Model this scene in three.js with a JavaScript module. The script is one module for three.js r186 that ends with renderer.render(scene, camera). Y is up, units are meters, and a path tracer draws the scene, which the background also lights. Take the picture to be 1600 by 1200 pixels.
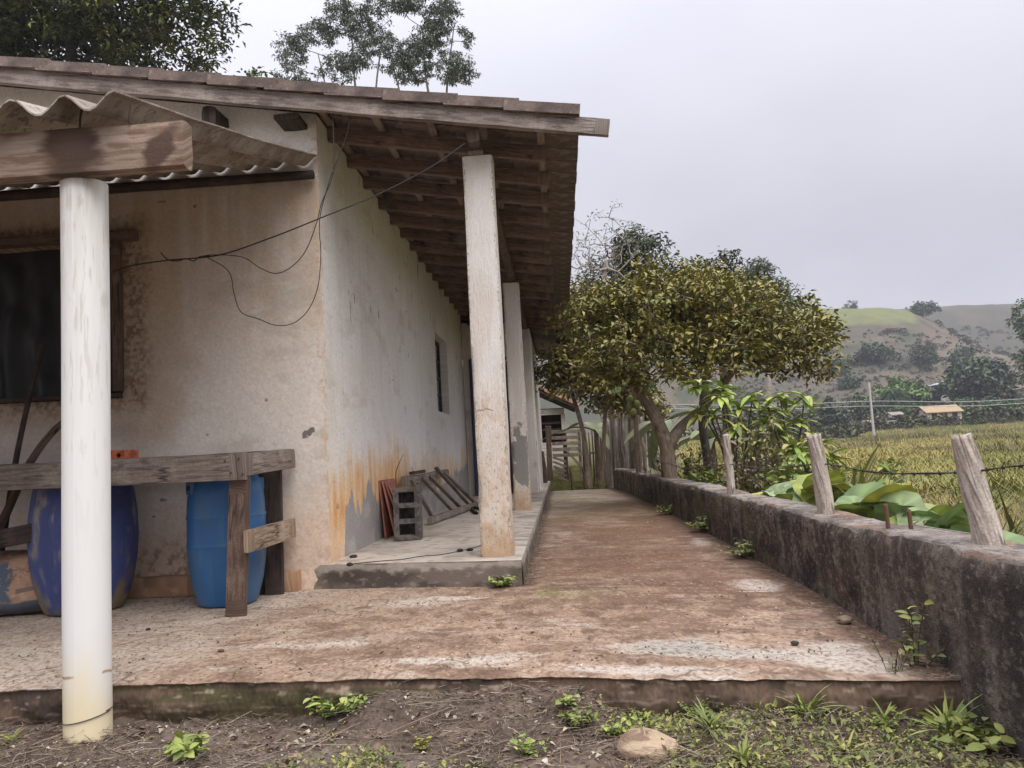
import * as THREE from 'three';
import { mergeGeometries } from 'three/addons/utils/BufferGeometryUtils.js';
import { RoundedBoxGeometry } from 'three/addons/geometries/RoundedBoxGeometry.js';

// ---------------------------------------------------------------- camera, sky, sun, exposure
const scene = new THREE.Scene();
const camera = new THREE.PerspectiveCamera(51.642, 4 / 3, 0.05, 3000);
camera.rotation.order = 'YXZ';
camera.position.set(0, 0.74, 0);
const D2R = Math.PI / 180;
camera.rotation.set(4.997 * D2R, 3.226 * D2R, -3.081 * D2R);

const renderer = new THREE.WebGLRenderer({ antialias: true });
renderer.setSize(1024, 768);
renderer.toneMapping = THREE.LinearToneMapping;
renderer.toneMappingExposure = 2.1;
renderer.shadowMap.enabled = true;
renderer.shadowMap.type = THREE.PCFSoftShadowMap;

// ---------------------------------------------------------------- noise and random helpers
function rng(seed) {
  let a = (seed * 2654435761) >>> 0;
  return () => { a = (a + 0x6D2B79F5) >>> 0; let t = a; t = Math.imul(t ^ (t >>> 15), t | 1); t ^= t + Math.imul(t ^ (t >>> 7), t | 61); return ((t ^ (t >>> 14)) >>> 0) / 4294967296; };
}
const NT = new Float32Array(65536); { const r = rng(77); for (let i = 0; i < 65536; i++) NT[i] = r(); }
function hsh(a, b) { let h = Math.imul(a, 374761393) + Math.imul(b, 668265263) | 0; h = Math.imul(h ^ (h >>> 13), 1274126177); return NT[(h ^ (h >>> 16)) & 65535]; }
function n2(x, y, P = 0) {                          // value noise, P = period
  const xi = Math.floor(x), yi = Math.floor(y); let fx = x - xi, fy = y - yi;
  fx = fx * fx * (3 - 2 * fx); fy = fy * fy * (3 - 2 * fy);
  let x0 = xi, x1 = xi + 1, y0 = yi, y1 = yi + 1;
  if (P) { x0 = ((x0 % P) + P) % P; x1 = ((x1 % P) + P) % P; y0 = ((y0 % P) + P) % P; y1 = ((y1 % P) + P) % P; }
  const a = hsh(x0, y0), b = hsh(x1, y0), c = hsh(x0, y1), d = hsh(x1, y1);
  return (a + (b - a) * fx) * (1 - fy) + (c + (d - c) * fx) * fy;
}
function fbm(x, y, o = 4, P = 0) { let s = 0, a = 0.5, t = 0; for (let i = 0; i < o; i++) { s += a * n2(x + i * 17, y + i * 31, P); t += a; a *= 0.5; x *= 2; y *= 2; P *= 2; } return s / t; }
function n3(x, y, z) { return (n2(x + z * 0.73, y - z * 0.41) + n2(y + 31.7, z + x * 0.37) + n2(z + 57.1 - y * 0.29, x + 11.3)) / 3; }
const clamp = (v, a = 0, b = 1) => Math.min(b, Math.max(a, v));
const sst = (a, b, v) => { const t = clamp((v - a) / (b - a)); return t * t * (3 - 2 * t); };
const mix = (a, b, t) => a + (b - a) * t;
const mixc = (o, c, t) => { o[0] = mix(o[0], c[0], t); o[1] = mix(o[1], c[1], t); o[2] = mix(o[2], c[2], t); };
const V = (x, y, z) => new THREE.Vector3(x, y, z);
function lerpTable(T, x) { if (x <= T[0][0]) return T[0][1]; for (let i = 1; i < T.length; i++) if (x <= T[i][0]) return mix(T[i - 1][1], T[i][1], (x - T[i - 1][0]) / (T[i][0] - T[i - 1][0])); return T[T.length - 1][1]; }

// ---------------------------------------------------------------- sky: one overcast dome, sun behind the cloud
const SUN = V(0.30, 0.80, 0.42).normalize();
{
  const w = 1024, h = 512, d = new Float32Array(w * h * 4);
  const B = V(-0.55, 0.5, -0.6).normalize();
  for (let j = 0; j < h; j++) for (let i = 0; i < w; i++) {
    const el = ((j + 0.5) / h - 0.5) * Math.PI, az = ((i + 0.5) / w - 0.5) * 2 * Math.PI;
    const x = Math.cos(el) * Math.cos(az), y = Math.sin(el), z = Math.cos(el) * Math.sin(az);
    const yy = Math.max(y, 0), k = 1 / (yy + 0.28);
    const cl = fbm(x * k * 1.1 + 9, z * k * 1.1 + 4, 5) - 0.5, cl2 = fbm(x * k * 3 + 3, z * k * 3 + 40, 4) - 0.5;
    let L = 0.325 + 1.0 * Math.pow(yy, 3.0);
    const g = Math.max(0, x * B.x + y * B.y + z * B.z), gs = Math.max(0, x * SUN.x + y * SUN.y + z * SUN.z);
    L *= 1 + 0.22 * Math.pow(g, 4) + 0.25 * Math.pow(gs, 6) + 0.34 * cl + 0.07 * cl2;
    const o = (j * w + i) * 4, t = clamp(0.55 - cl * 0.8);
    d[o] = L * mix(0.985, 0.955, t); d[o + 1] = L * mix(0.985, 0.965, t); d[o + 2] = L * mix(1.07, 1.10, t); d[o + 3] = 1;
  }
  const sky = new THREE.DataTexture(d, w, h, THREE.RGBAFormat, THREE.FloatType);
  sky.mapping = THREE.EquirectangularReflectionMapping; sky.magFilter = THREE.LinearFilter; sky.minFilter = THREE.LinearFilter; sky.needsUpdate = true;
  scene.background = sky; scene.environment = sky;
}
const sun = new THREE.DirectionalLight(new THREE.Color(1, 0.96, 0.9), 1.3);
sun.position.copy(SUN).multiplyScalar(60); sun.target.position.set(0, 0, -6); scene.add(sun, sun.target);
sun.castShadow = true; sun.shadow.radius = 85; sun.shadow.mapSize.set(2048, 2048);
Object.assign(sun.shadow.camera, { left: -25, right: 25, top: 25, bottom: -25, near: 1, far: 150 });
scene.fog = new THREE.FogExp2(0xc9cbd6, 0.00052);

// ---------------------------------------------------------------- texture and mesh helpers
function tex(w, h, fn, { srgb = true, wrap = true } = {}) {
  const d = new Uint8Array(w * h * 4), c = [0, 0, 0];
  for (let j = 0; j < h; j++) for (let i = 0; i < w; i++) {
    fn((i + 0.5) / w, (j + 0.5) / h, c); const o = (j * w + i) * 4;
    d[o] = clamp(c[0]) * 255; d[o + 1] = clamp(c[1]) * 255; d[o + 2] = clamp(c[2]) * 255; d[o + 3] = 255;
  }
  const t = new THREE.DataTexture(d, w, h); t.magFilter = THREE.LinearFilter; t.minFilter = THREE.LinearMipmapLinearFilter; t.generateMipmaps = true;
  if (srgb) t.colorSpace = THREE.SRGBColorSpace;
  if (wrap) t.wrapS = t.wrapT = THREE.RepeatWrapping;
  t.needsUpdate = true; return t;
}
const C = (r, g, b) => [r / 255, g / 255, b / 255];
const set = (o, c, k = 1) => { o[0] = c[0] * k; o[1] = c[1] * k; o[2] = c[2] * k; };
const std = (p) => new THREE.MeshStandardMaterial({ roughness: 0.9, metalness: 0, side: THREE.DoubleSide, ...p });
const used = {};
function numbered(n) { const k = used[n] = (used[n] ?? -1) + 1; return k ? n + '_' + String(k).padStart(3, '0') : n; }
function mesh(name, geo, mat, parent) {
  const m = new THREE.Mesh(geo, mat); m.name = parent ? name : numbered(name); m.castShadow = m.receiveShadow = true;
  (parent || scene).add(m); return m;
}
function tag(o, label, category, group, kind) { o.userData.label = label; o.userData.category = category; if (group) o.userData.group = group; if (kind) o.userData.kind = kind; return o; }
function structure(o) { o.userData.kind = 'structure'; return o; }
function thing(name, label, category, pos = [0, 0, 0], group) { const g = new THREE.Group(); g.name = numbered(name); g.position.set(...pos); scene.add(g); return tag(g, label, category, group); }
function group(name, parent) { const g = new THREE.Group(); g.name = name; parent.add(g); return g; }
function geoFrom(pos, idx, uv, col) {
  const g = new THREE.BufferGeometry(); g.setAttribute('position', new THREE.Float32BufferAttribute(pos, 3));
  if (uv) g.setAttribute('uv', new THREE.Float32BufferAttribute(uv, 2));
  if (col) g.setAttribute('color', new THREE.Float32BufferAttribute(col, 3));
  if (idx) g.setIndex(idx); g.computeVertexNormals(); return g;
}
function grid(nu, nv, fn, uvfn) {                  // fn(u,v)->[x,y,z]
  const p = [], uv = [], ix = [];
  for (let j = 0; j <= nv; j++) for (let i = 0; i <= nu; i++) { const q = fn(i / nu, j / nv); p.push(q[0], q[1], q[2]); const t = uvfn ? uvfn(i / nu, j / nv, q) : [i / nu, j / nv]; uv.push(t[0], t[1]); }
  for (let j = 0; j < nv; j++) for (let i = 0; i < nu; i++) { const a = j * (nu + 1) + i, b = a + 1, c = a + nu + 1, d = c + 1; ix.push(a, b, d, a, d, c); }
  return geoFrom(p, ix, uv);
}
function boxUV(g, k = 1, ou = 0, ov = 0) {          // uv in metres from the dominant face axis
  g = g.index ? g.toNonIndexed() : g; const p = g.attributes.position, n = p.count, uv = new Float32Array(n * 2); const a = V(), b = V(), c = V();
  for (let i = 0; i < n; i += 3) {
    a.fromBufferAttribute(p, i); b.fromBufferAttribute(p, i + 1); c.fromBufferAttribute(p, i + 2);
    const nn = b.clone().sub(a).cross(c.clone().sub(a)); const ax = Math.abs(nn.x), ay = Math.abs(nn.y), az = Math.abs(nn.z);
    [a, b, c].forEach((q, m) => { const o = (i + m) * 2; if (ax >= ay && ax >= az) { uv[o] = q.z; uv[o + 1] = q.y; } else if (ay >= az) { uv[o] = q.x; uv[o + 1] = q.z; } else { uv[o] = q.x; uv[o + 1] = q.y; } uv[o] = uv[o] * k + ou; uv[o + 1] = uv[o + 1] * k + ov; });
  }
  g.setAttribute('uv', new THREE.BufferAttribute(uv, 2)); return g;
}
// a sawn, worn timber lying along local x (centre at origin); grain runs along it
function timber(L, h, t, seed = 1, rough = 0.004, seg = 0) {
  const n = seg || Math.max(4, Math.ceil(L / 0.09)), g = new THREE.BoxGeometry(L, h, t, n, 3, 3), p = g.attributes.position, uv = g.attributes.uv;
  const r = Math.min(h, t) * 0.06, s = seed * 13.37;
  for (let i = 0; i < p.count; i++) {
    let x = p.getX(i), y = p.getY(i), z = p.getZ(i); const ey = Math.abs(Math.abs(y) - h / 2) < 1e-5, ez = Math.abs(Math.abs(z) - t / 2) < 1e-5, ex = Math.abs(Math.abs(x) - L / 2) < 1e-5;
    const X = x; let cut = 0;
    if (ey && ez) cut = r * (0.5 + 1.3 * n3(X * 7 + s, Math.sign(y) * 3, Math.sign(z) * 5));
    const w1 = (n3(X * 2.2 + s, y * 9, z * 9 + s) - 0.5), w2 = (n3(X * 14 + s, y * 30 + s, z * 30) - 0.5);
    const nx = p.getX(i), wob = rough * 2;
    if (ex) x -= Math.sign(x) * (0.010 * n3(y * 40 + s, z * 40, s) + cut * 0.4);
    uv.setXY(i, X * 1.0 + s, (ez && !ex ? y : z + 0.5) * 1.0 + s * 0.37);
    y += -Math.sign(y) * cut * (ey ? 1 : 0) + wob * w1 + rough * w2; z += -Math.sign(z) * cut * (ez ? 1 : 0) + wob * (n3(X * 2.2 + s + 40, y * 9, 3) - 0.5) + rough * w2;
    p.setXYZ(i, x, y, z);
  }
  g.computeVertexNormals(); return g;
}
function place(m, a, b, up = [0, 1, 0]) {           // turn a mesh built along x so that it runs from a to b
  const A = V(...a), B = V(...b), x = B.clone().sub(A).normalize(), u = V(...up), z = x.clone().cross(u).normalize(), y = z.clone().cross(x);
  m.matrix.makeBasis(x, y, z).setPosition(A.add(B).multiplyScalar(0.5)); m.matrix.decompose(m.position, m.quaternion, m.scale); return m;
}
function beam(name, a, b, h, t, mat, parent, seed = 1, rough = 0.004, up) {
  const L = V(...a).distanceTo(V(...b)); return place(mesh(name, timber(L, h, t, seed, rough), mat, parent), a, b, up);
}
function tube(pts, r, seg = 0, sides = 5) {
  const c = new THREE.CatmullRomCurve3(pts.map((p) => V(...p)), false, 'centripetal');
  return new THREE.TubeGeometry(c, seg || pts.length * 5, r, sides, false);
}
// a tapering, slightly crooked limb through points [x,y,z,r]
function limb(pts, sides = 8, rough = 0.1, seed = 1, sub = 4) {
  const c = new THREE.CatmullRomCurve3(pts.map((p) => V(p[0], p[1], p[2])), false, 'centripetal'), n = (pts.length - 1) * sub, pos = [], uv = [], ix = [];
  let len = 0, last = null; const ref = V(0.31, 0.2, 0.93).normalize();
  for (let i = 0; i <= n; i++) {
    const t = i / n, q = c.getPoint(t), d = c.getTangent(t), f = t * (pts.length - 1), k = Math.min(pts.length - 2, Math.floor(f)), r = mix(pts[k][3], pts[k + 1][3], f - k);
    const a = d.clone().cross(ref).normalize(), b = a.clone().cross(d).normalize(); if (last) len += q.distanceTo(last); last = q;
    for (let j = 0; j <= sides; j++) {
      const w = j / sides * Math.PI * 2, jj = (j % sides), rr = r * (1 + rough * 2 * (n3(jj * 1.9 + seed, len * 6 / Math.max(r * 20, 0.5), seed * 3.1) - 0.5));
      const v = q.clone().addScaledVector(a, Math.cos(w) * rr).addScaledVector(b, Math.sin(w) * rr); pos.push(v.x, v.y, v.z); uv.push(len, j / sides * r * 6.28);
    }
  }
  for (let i = 0; i < n; i++) for (let j = 0; j < sides; j++) { const a = i * (sides + 1) + j, b = a + 1, c2 = a + sides + 1, d = c2 + 1; ix.push(a, b, d, a, d, c2); }
  const base = pos.length / 3, q = c.getPoint(1); pos.push(q.x, q.y, q.z); uv.push(len, 0); for (let j = 0; j < sides; j++) ix.push(n * (sides + 1) + j, n * (sides + 1) + j + 1, base);
  return geoFrom(pos, ix, uv);
}
const merge = (a) => mergeGeometries(a.map((g) => { const q = g.index ? g.toNonIndexed() : g; for (const k of Object.keys(q.attributes)) if (!['position', 'normal', 'uv', 'color'].includes(k)) q.deleteAttribute(k); return q; }), false);
const tr = (g, x, y, z) => { g.translate(x, y, z); return g; };

// ---------------------------------------------------------------- materials
function woodTex(base, dark, pale, seed, crack = 1) {
  return tex(512, 512, (u, v, o) => {
    const P = 8, g = fbm(u * 8, v * 96, 3, 8), g2 = fbm(u * 16 + 5, v * 220, 2, 16), b = fbm(u * 8 + seed, v * 8 + seed, 4, P);
    set(o, base); mixc(o, dark, sst(0.45, 0.8, g) * 0.75); mixc(o, pale, sst(0.5, 0.8, b) * 0.6); mixc(o, dark, sst(0.58, 0.75, g2) * 0.35);
    const kn = Math.abs(fbm(u * 2 + seed * 3, v * 48 + 9, 2, 2) - 0.5); if (crack) mixc(o, [dark[0] * 0.45, dark[1] * 0.43, dark[2] * 0.42], (1 - sst(0.0, 0.05, kn)) * sst(0.45, 0.7, fbm(u * 6 + seed, v * 12, 3, 6)) * 0.75);
    mixc(o, dark, sst(0.62, 0.8, fbm(u * 8 + 3, v * 16 + seed, 4, 8)) * 0.7);
    const s = 0.88 + 0.24 * n2(u * 256, v * 256, 256); o[0] *= s; o[1] *= s; o[2] *= s;
  });
}
const woodBump = tex(512, 512, (u, v, o) => { const g = fbm(u * 8, v * 96, 3, 8), k = Math.abs(fbm(u * 2 + 12, v * 48 + 9, 2, 2) - 0.5); const h = 0.4 + 0.5 * g - (1 - sst(0, 0.05, k)) * 0.3; set(o, [h, h, h]); }, { srgb: false });
const M = {
  greyWood: std({ map: woodTex(C(128, 116, 106), C(80, 70, 64), C(158, 147, 137), 1), bumpMap: woodBump, bumpScale: 0.006 }),
  barge: std({ map: woodTex(C(150, 138, 130), C(100, 88, 82), C(190, 180, 172), 2), bumpMap: woodBump, bumpScale: 0.005 }),
  brownWood: std({ map: woodTex(C(104, 84, 72), C(66, 51, 43), C(132, 114, 102), 3), bumpMap: woodBump, bumpScale: 0.004 }),
  rafter: std({ map: woodTex(C(128, 108, 98), C(88, 72, 65), C(156, 140, 130), 4), bumpMap: woodBump, bumpScale: 0.003 }),
  batten: std({ map: woodTex(C(150, 132, 118), C(108, 92, 82), C(178, 164, 150), 5), bumpMap: woodBump, bumpScale: 0.003 }),
  tanWood: std({ map: woodTex(C(152, 132, 110), C(104, 86, 70), C(180, 162, 140), 6), bumpMap: woodBump, bumpScale: 0.005 }),
  darkWood: std({ map: woodTex(C(66, 54, 48), C(38, 31, 28), C(92, 78, 70), 7), bumpMap: woodBump, bumpScale: 0.004 }),
  canopyBeam: std({ map: woodTex(C(146, 124, 108), C(92, 70, 58), C(168, 150, 136), 8), bumpMap: woodBump, bumpScale: 0.004 }),
  postWood: std({ map: woodTex(C(176, 164, 152), C(112, 100, 92), C(206, 197, 187), 9), bumpMap: woodBump, bumpScale: 0.012 }),
  bark: std({ map: woodTex(C(128, 112, 96), C(78, 66, 56), C(172, 160, 146), 10, 0), bumpMap: woodBump, bumpScale: 0.008 }),
  darkBark: std({ map: woodTex(C(84, 74, 66), C(50, 43, 38), C(110, 100, 90), 11, 0), bumpMap: woodBump, bumpScale: 0.008 }),
  paleBark: std({ map: woodTex(C(160, 150, 140), C(110, 100, 92), C(196, 188, 178), 12, 0), bumpMap: woodBump, bumpScale: 0.006 }),
  wire: std({ color: new THREE.Color(0.025, 0.024, 0.024), roughness: 0.6 }),
  rustWire: std({ color: new THREE.Color(0.07, 0.05, 0.04), roughness: 0.8, metalness: 0.3 }),
  rust: std({ color: new THREE.Color(0.12, 0.06, 0.035), roughness: 0.95 }),
  glass: new THREE.MeshPhysicalMaterial({ color: 0xffffff, roughness: 0.04, transmission: 1, thickness: 0, ior: 1.5, side: THREE.DoubleSide }),
  black: std({ color: new THREE.Color(0.012, 0.012, 0.013), roughness: 0.7 }),
};
const grit = tex(1024, 1024, (u, v, o) => { const h = 0.5 * fbm(u * 32, v * 32, 5, 32) + 0.5 * fbm(u * 128, v * 128, 3, 128); set(o, [h, h, h]); }, { srgb: false });
const gritRep = (k, l = k) => { const t = grit.clone(); t.repeat.set(k, l); t.needsUpdate = true; return t; };

// ================================================================ TERRAIN
const E1 = [[-3, 0.10], [-0.6, 0.12], [0, 0.15], [0.25, 0.167], [0.306, 0.168], [0.36, 0.160], [0.42, 0.149], [0.455, 0.136], [0.49, 0.112], [0.53, 0.088], [0.6, 0.065], [0.8, 0.05], [3, 0.04]];
const E2 = [[-3, 0.11], [0, 0.14], [0.3, 0.150], [0.36, 0.150], [0.42, 0.147], [0.5, 0.146], [0.58, 0.142], [0.8, 0.15], [3, 0.11]];
const ramp = (t) => { t = clamp(t); return t * t * (1.75 - 0.75 * t); };
function groundY(x, z) {
  const d = -z, r = Math.hypot(x, z);
  // yard: just under the slab; bank and field to the right of the retaining wall; rise behind the path
  let y = -0.125;
  const right = sst(1.3, 3.2, x);
  y = mix(y, -0.55 + 0.55 * sst(8, 110, r), right);
  const fieldNear = sst(1.25, 1.5, x) * sst(2.2, 4.5, d) * (1 - sst(2, 4, x)); y = mix(y, 0.02, fieldNear * 0.8);
  const back = sst(15.2, 20, d) * (1 - right); y += back * 0.45;
  const left = sst(-9, -20, x) * sst(-5, 10, d); y += left * 4 * (1 - right);
  const behind = sst(24, 60, d) * (1 - sst(0.0, 0.35, x / Math.max(d, 1))); y += behind * 1.5;
  if (r < 4.2 && x < 1.2) y += 0.088 * (1 - sst(0.0, 0.30, z + 2.72)) * sst(-0.8, -0.55, x + (fbm(x * 6, 2, 2) - 0.5) * 0.2) * (1 - sst(0.02, 0.16, x)) + 0.02 * sst(0.1, 0.5, x) * (1 - sst(0, 0.3, z + 2.6));
  if (r < 4.2 && x < 1.2) y += (fbm(x * 5, z * 5, 4) - 0.5) * 0.05 + (fbm(x * 28, z * 28, 4) - 0.5) * 0.035;
  else y += (fbm(x * 0.6, z * 0.6, 4) - 0.5) * 0.18 * sst(1.3, 4, Math.abs(x));
  if (d > 20) {
    const s = x / d;
    const f1 = 320 * lerpTable(E1, s) * ramp((d - 132) / 186) * (1 - sst(325, 420, d) * 0.8), f2 = 500 * lerpTable(E2, s) * sst(330, 500, d);
    const hh = Math.max(f1, f2), nz = (fbm(x * 0.018, z * 0.018, 5) - 0.5) * 2;
    y += hh * (1 + 0.03 * nz) + nz * sst(130, 260, d) * 2.2 * (1 - sst(300, 330, d) * 0.7);
    y += (fbm(x * 0.05 + 9, z * 0.05, 3) - 0.5) * 1.4 * sst(110, 160, d) + sst(105, 150, d) * 3.2 * sst(0.3, 0.42, s);
  }
  return y;
}
function groundColour(x, z, o) {
  const d = -z, r = Math.hypot(x, z), a = fbm(x * 0.9, z * 0.9, 4), b = fbm(x * 0.13, z * 0.13, 4);
  set(o, [0.175, 0.128, 0.100]);                                               // bare yard earth
  mixc(o, [0.235, 0.190, 0.155], sst(0.45, 0.7, fbm(x * 3, z * 3, 4)) * 0.8);
  mixc(o, [0.11, 0.078, 0.06], sst(0.55, 0.75, fbm(x * 7 + 4, z * 7, 4)) * 0.7);
  const grass = Math.max(sst(1.3, 1.9, x), sst(15.3, 16.5, d), sst(-9, -12, x));
  const gc = [0.150, 0.142, 0.046]; mixc(gc, [0.21, 0.165, 0.06], sst(0.45, 0.65, b)); mixc(gc, [0.085, 0.10, 0.03], sst(0.5, 0.7, a) * 0.7);
  mixc(o, gc, grass);
  if (d > 110) {
    const s = x / d, t = sst(118, 150, d), nn = fbm(x * 0.03, z * 0.03, 5), n5 = fbm(x * 0.11, z * 0.11, 4);
    const ter = fbm(x * 0.02 + 7, z * 0.16, 4), n6 = fbm(x * 0.3, z * 0.3, 4); const hc = [0.130, 0.112, 0.074]; mixc(hc, [0.07, 0.082, 0.042], sst(0.40, 0.60, nn) * 0.95); mixc(hc, [0.20, 0.15, 0.10], sst(0.52, 0.70, n5) * 0.7); mixc(hc, [0.06, 0.068, 0.038], sst(0.5, 0.7, ter) * 0.7); mixc(hc, [0.055, 0.06, 0.036], sst(0.55, 0.72, n6) * 0.6);
    const top = sst(282, 288, d + (n5 - 0.5) * 16 - (s - 0.36) * 60) * (1 - sst(322, 334, d)) * sst(0.29, 0.31, s + (nn - 0.5) * 0.02) * (1 - sst(0.44, 0.455, s + (nn - 0.5) * 0.02));
    mixc(hc, [0.23 - 0.05 * sst(0.4, 0.7, n6), 0.255 - 0.05 * sst(0.4, 0.7, n6), 0.08], top * 0.9);
    const tan = sst(0.43, 0.47, s) * (1 - sst(320, 340, d)); mixc(hc, [0.21, 0.165, 0.115], tan * sst(0.35, 0.55, nn) * 0.8);
    mixc(hc, [0.12, 0.108, 0.078], sst(330, 380, d) * 0.5);
    mixc(o, hc, t);
  }
}
{
  const radii = [0]; let r = 0.5; while (r < 1.8) { radii.push(r); r += 0.1; } while (r < 3.4) { radii.push(r); r += 0.0125; } while (r < 1500) { radii.push(r); r *= r < 150 ? 1.03 : (r < 640 ? 1.013 : 1.1); }
  const ang = []; for (let i = 0; i < 520; i++) ang.push((-44 + 88 * i / 520) * D2R); for (let i = 0; i < 150; i++) ang.push((44 + 272 * i / 150) * D2R);
  const pos = [], uv = [], col = [], ix = [], n = ang.length, c = [0, 0, 0];
  for (const R of radii) for (const A of ang) { const x = R * Math.sin(A), z = -R * Math.cos(A); pos.push(x, groundY(x, z), z); uv.push(x / 1.5, z / 1.5); groundColour(x, z, c); col.push(...c); }
  for (let j = 0; j < radii.length - 1; j++) for (let i = 0; i < n; i++) { const a = j * n + i, b = j * n + (i + 1) % n, e = a + n, f = b + n; ix.push(a, b, f, a, f, e); }
  const map = tex(1024, 1024, (u, v, o) => {
    const a = fbm(u * 12, v * 12, 5, 12), b = fbm(u * 90, v * 90, 3, 90), k = n2(u * 300, v * 300, 300); let s = 0.55 + 0.5 * a + 0.35 * (b - 0.5);
    if (k > 0.86) s += 0.25; if (k < 0.12) s -= 0.22; set(o, [s, s * 0.985, s * 0.96]);
  });
  structure(mesh('ground', geoFrom(pos, ix, uv, col), std({ vertexColors: true, map, bumpMap: grit, bumpScale: 0.012, roughness: 1 })));
}
console.log('ground done');

// ================================================================ PAVED YARD AND PATH
const wallX = (z) => lerpTable([[-15, 0.93], [-12.8, 1.06], [-9, 1.14], [-6, 1.175], [-4, 1.175], [-2.7, 1.155], [0.5, 1.13]], z);
{
  const X0 = -5.2, X1 = 1.2, ZE = -15.4;
  const frontZ = (x) => lerpTable([[-5.2, -2.82], [-2, -2.76], [-1.5, -2.775], [-0.64, -2.735], [-0.1, -2.70], [0.2, -2.63], [1.2, -2.50]], x) + (fbm(x * 4, 3, 4) - 0.5) * 0.05 + (fbm(x * 22, 7, 4) - 0.5) * 0.034;
  const prof = []; for (let i = 0; i <= 7; i++) prof.push(i); // rows down the broken front face
  const nu = 330, rows = []; for (let k = 0; k <= 9; k++) rows.push(-1 + k / 9); let d = 0.004; while (d < 13.2) { rows.push(d); d = d * 1.035 + 0.006; } rows.push(13.3);
  const P = [], U = [], I = [];
  for (const v of rows) for (let i = 0; i <= nu; i++) {
    const x = mix(X0, X1, i / nu), f = frontZ(x); let y, z, arc;
    if (v <= 0) { const t = -v, rough = (n3(x * 14, t * 3, 4) - 0.5) * 0.05 + (n3(x * 45, t * 9, 8) - 0.5) * 0.035; y = -0.17 * t - 0.004; z = f - 0.006 + t * 0.012 + (t > 0.12 ? rough : -0.006) - 0.02 * sst(0.25, 0.8, t); arc = -0.17 * t; }
    else { z = Math.max(mix(f, ZE, v / 13.3), -99); y = (fbm(x * 1.4, z * 1.4, 3) - 0.5) * 0.012 + (fbm(x * 9, z * 9, 3) - 0.5) * 0.005 - 0.004 * Math.exp(-v / 0.02) - sst(13.0, 13.3, v) * 0.1; arc = f - z; }
    P.push(x, y, z); U.push((x - X0) / (X1 - X0), (arc + 0.2) / 13.2);
  }
  for (let j = 0; j < rows.length - 1; j++) for (let i = 0; i < nu; i++) { const a = j * (nu + 1) + i, b = a + 1, c = a + nu + 1, e = c + 1; I.push(a, b, e, a, e, c); }
  const spot = (x, z, cx, cz, rx, rz) => { const dx = (x - cx) / rx, dz = (z - cz) / rz; return Math.exp(-(dx * dx + dz * dz)); };
  const map = tex(2048, 2048, (u, v, o) => {
    const x = mix(X0, X1, u), arc = v * 13.2 - 0.2, z = -2.7 - arc;
    const wob = fbm(x * 2.2, z * 1.1, 5), fine = fbm(x * 9, z * 7, 5), g = fbm(x * 40, z * 30, 3), sp = n2(x * 160, z * 110), streak = fbm(x * 3.2 + 7, z * 9, 4);
    if (arc < 0) {                                                                // broken edge: earth, moss, bare cement
      set(o, C(98, 80, 66)); mixc(o, C(70, 66, 40), sst(0.4, 0.6, fbm(x * 3, v * 900, 4)) * sst(-1.9, -1.2, x) * (1 - sst(-0.5, -0.2, x)) * 0.9); mixc(o, C(58, 46, 40), sst(0.5, 0.7, fine) * 0.8); mixc(o, C(150, 134, 120), sst(0.64, 0.74, fbm(x * 18, v * 1400, 3)) * 0.7);
      const s = 0.85 + 0.3 * sp; o[0] *= s; o[1] *= s; o[2] *= s; return;
    }
    const leftness = 1 - sst(-2.0, -0.6, x + (wob - 0.5) * 1.4 + (z + 3.5) * 0.25);
    set(o, C(150, 126, 106));                                                     // earth-stained cement
    mixc(o, C(112, 88, 70), sst(0.35, 0.68, fine) * 0.8); mixc(o, C(176, 154, 132), sst(0.5, 0.72, fbm(x * 6 + 50, z * 11, 5)) * 0.45);
    mixc(o, C(120, 88, 64), sst(0.35, 0.6, wob) * sst(-0.3, 0.4, x) * sst(3.3, 4.6, -z) * 0.85);
    mixc(o, C(98, 70, 52), sst(0.42, 0.64, streak) * sst(3.2, 4.4, -z) * sst(-0.6, 0.2, x) * 0.8);
    mixc(o, C(130, 112, 62), sst(0.4, 0.6, fbm(x * 2 + 31, z * 0.8, 4)) * sst(8, 10, -z) * 0.7); mixc(o, C(82, 60, 45), sst(0.52, 0.72, fbm(x * 13, z * 8, 5)) * sst(-1.4, -0.4, x) * 0.55);
    mixc(o, C(100, 72, 55), sst(-0.35, 0.25, x + (wob - 0.5) * 0.8) * sst(3.4, 4.8, -z + (fine - 0.5) * 1.2) * (0.3 + 0.35 * sst(0.4, 0.65, fbm(x * 4 + 70, z * 2.5, 5))));
    mixc(o, C(184, 170, 155), leftness * (0.9 - 0.35 * sst(0.45, 0.65, streak)));
    const bare = 0.95 * spot(x, z, -0.45, -2.93, 0.30, 0.07) + 0.95 * spot(x, z, 0.22, -2.80, 0.34, 0.07) + 0.75 * spot(x, z, 0.35, -3.1, 0.32, 0.14) + 1.0 * spot(x, z, 0.98, -4.4, 0.16, 0.2) + 0.8 * spot(x, z, 0.95, -2.95, 0.28, 0.22) + 0.75 * spot(x, z, -0.8, -4.1, 0.32, 0.2) + 0.8 * spot(x, z, 1.05, -6.3, 0.14, 0.3) + 0.5 * spot(x, z, -0.9, -3.3, 0.5, 0.12) + 0.42 * sst(0.56, 0.72, streak) + 0.3 * sst(0.5, 0.7, fbm(x * 1.5 + 60, z * 5, 4)) * (1 - sst(3.5, 4.5, -z));
    const bm = sst(0.26, 0.85, bare * (0.35 + 1.0 * fine + 0.35 * g)); mixc(o, C(186, 175, 163), bm * 0.85);
    mixc(o, C(150, 144, 134), sst(0.4, 0.65, bare * (0.5 + wob)) * spot(x, z, 0.35, -3.1, 0.5, 0.25));
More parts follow.
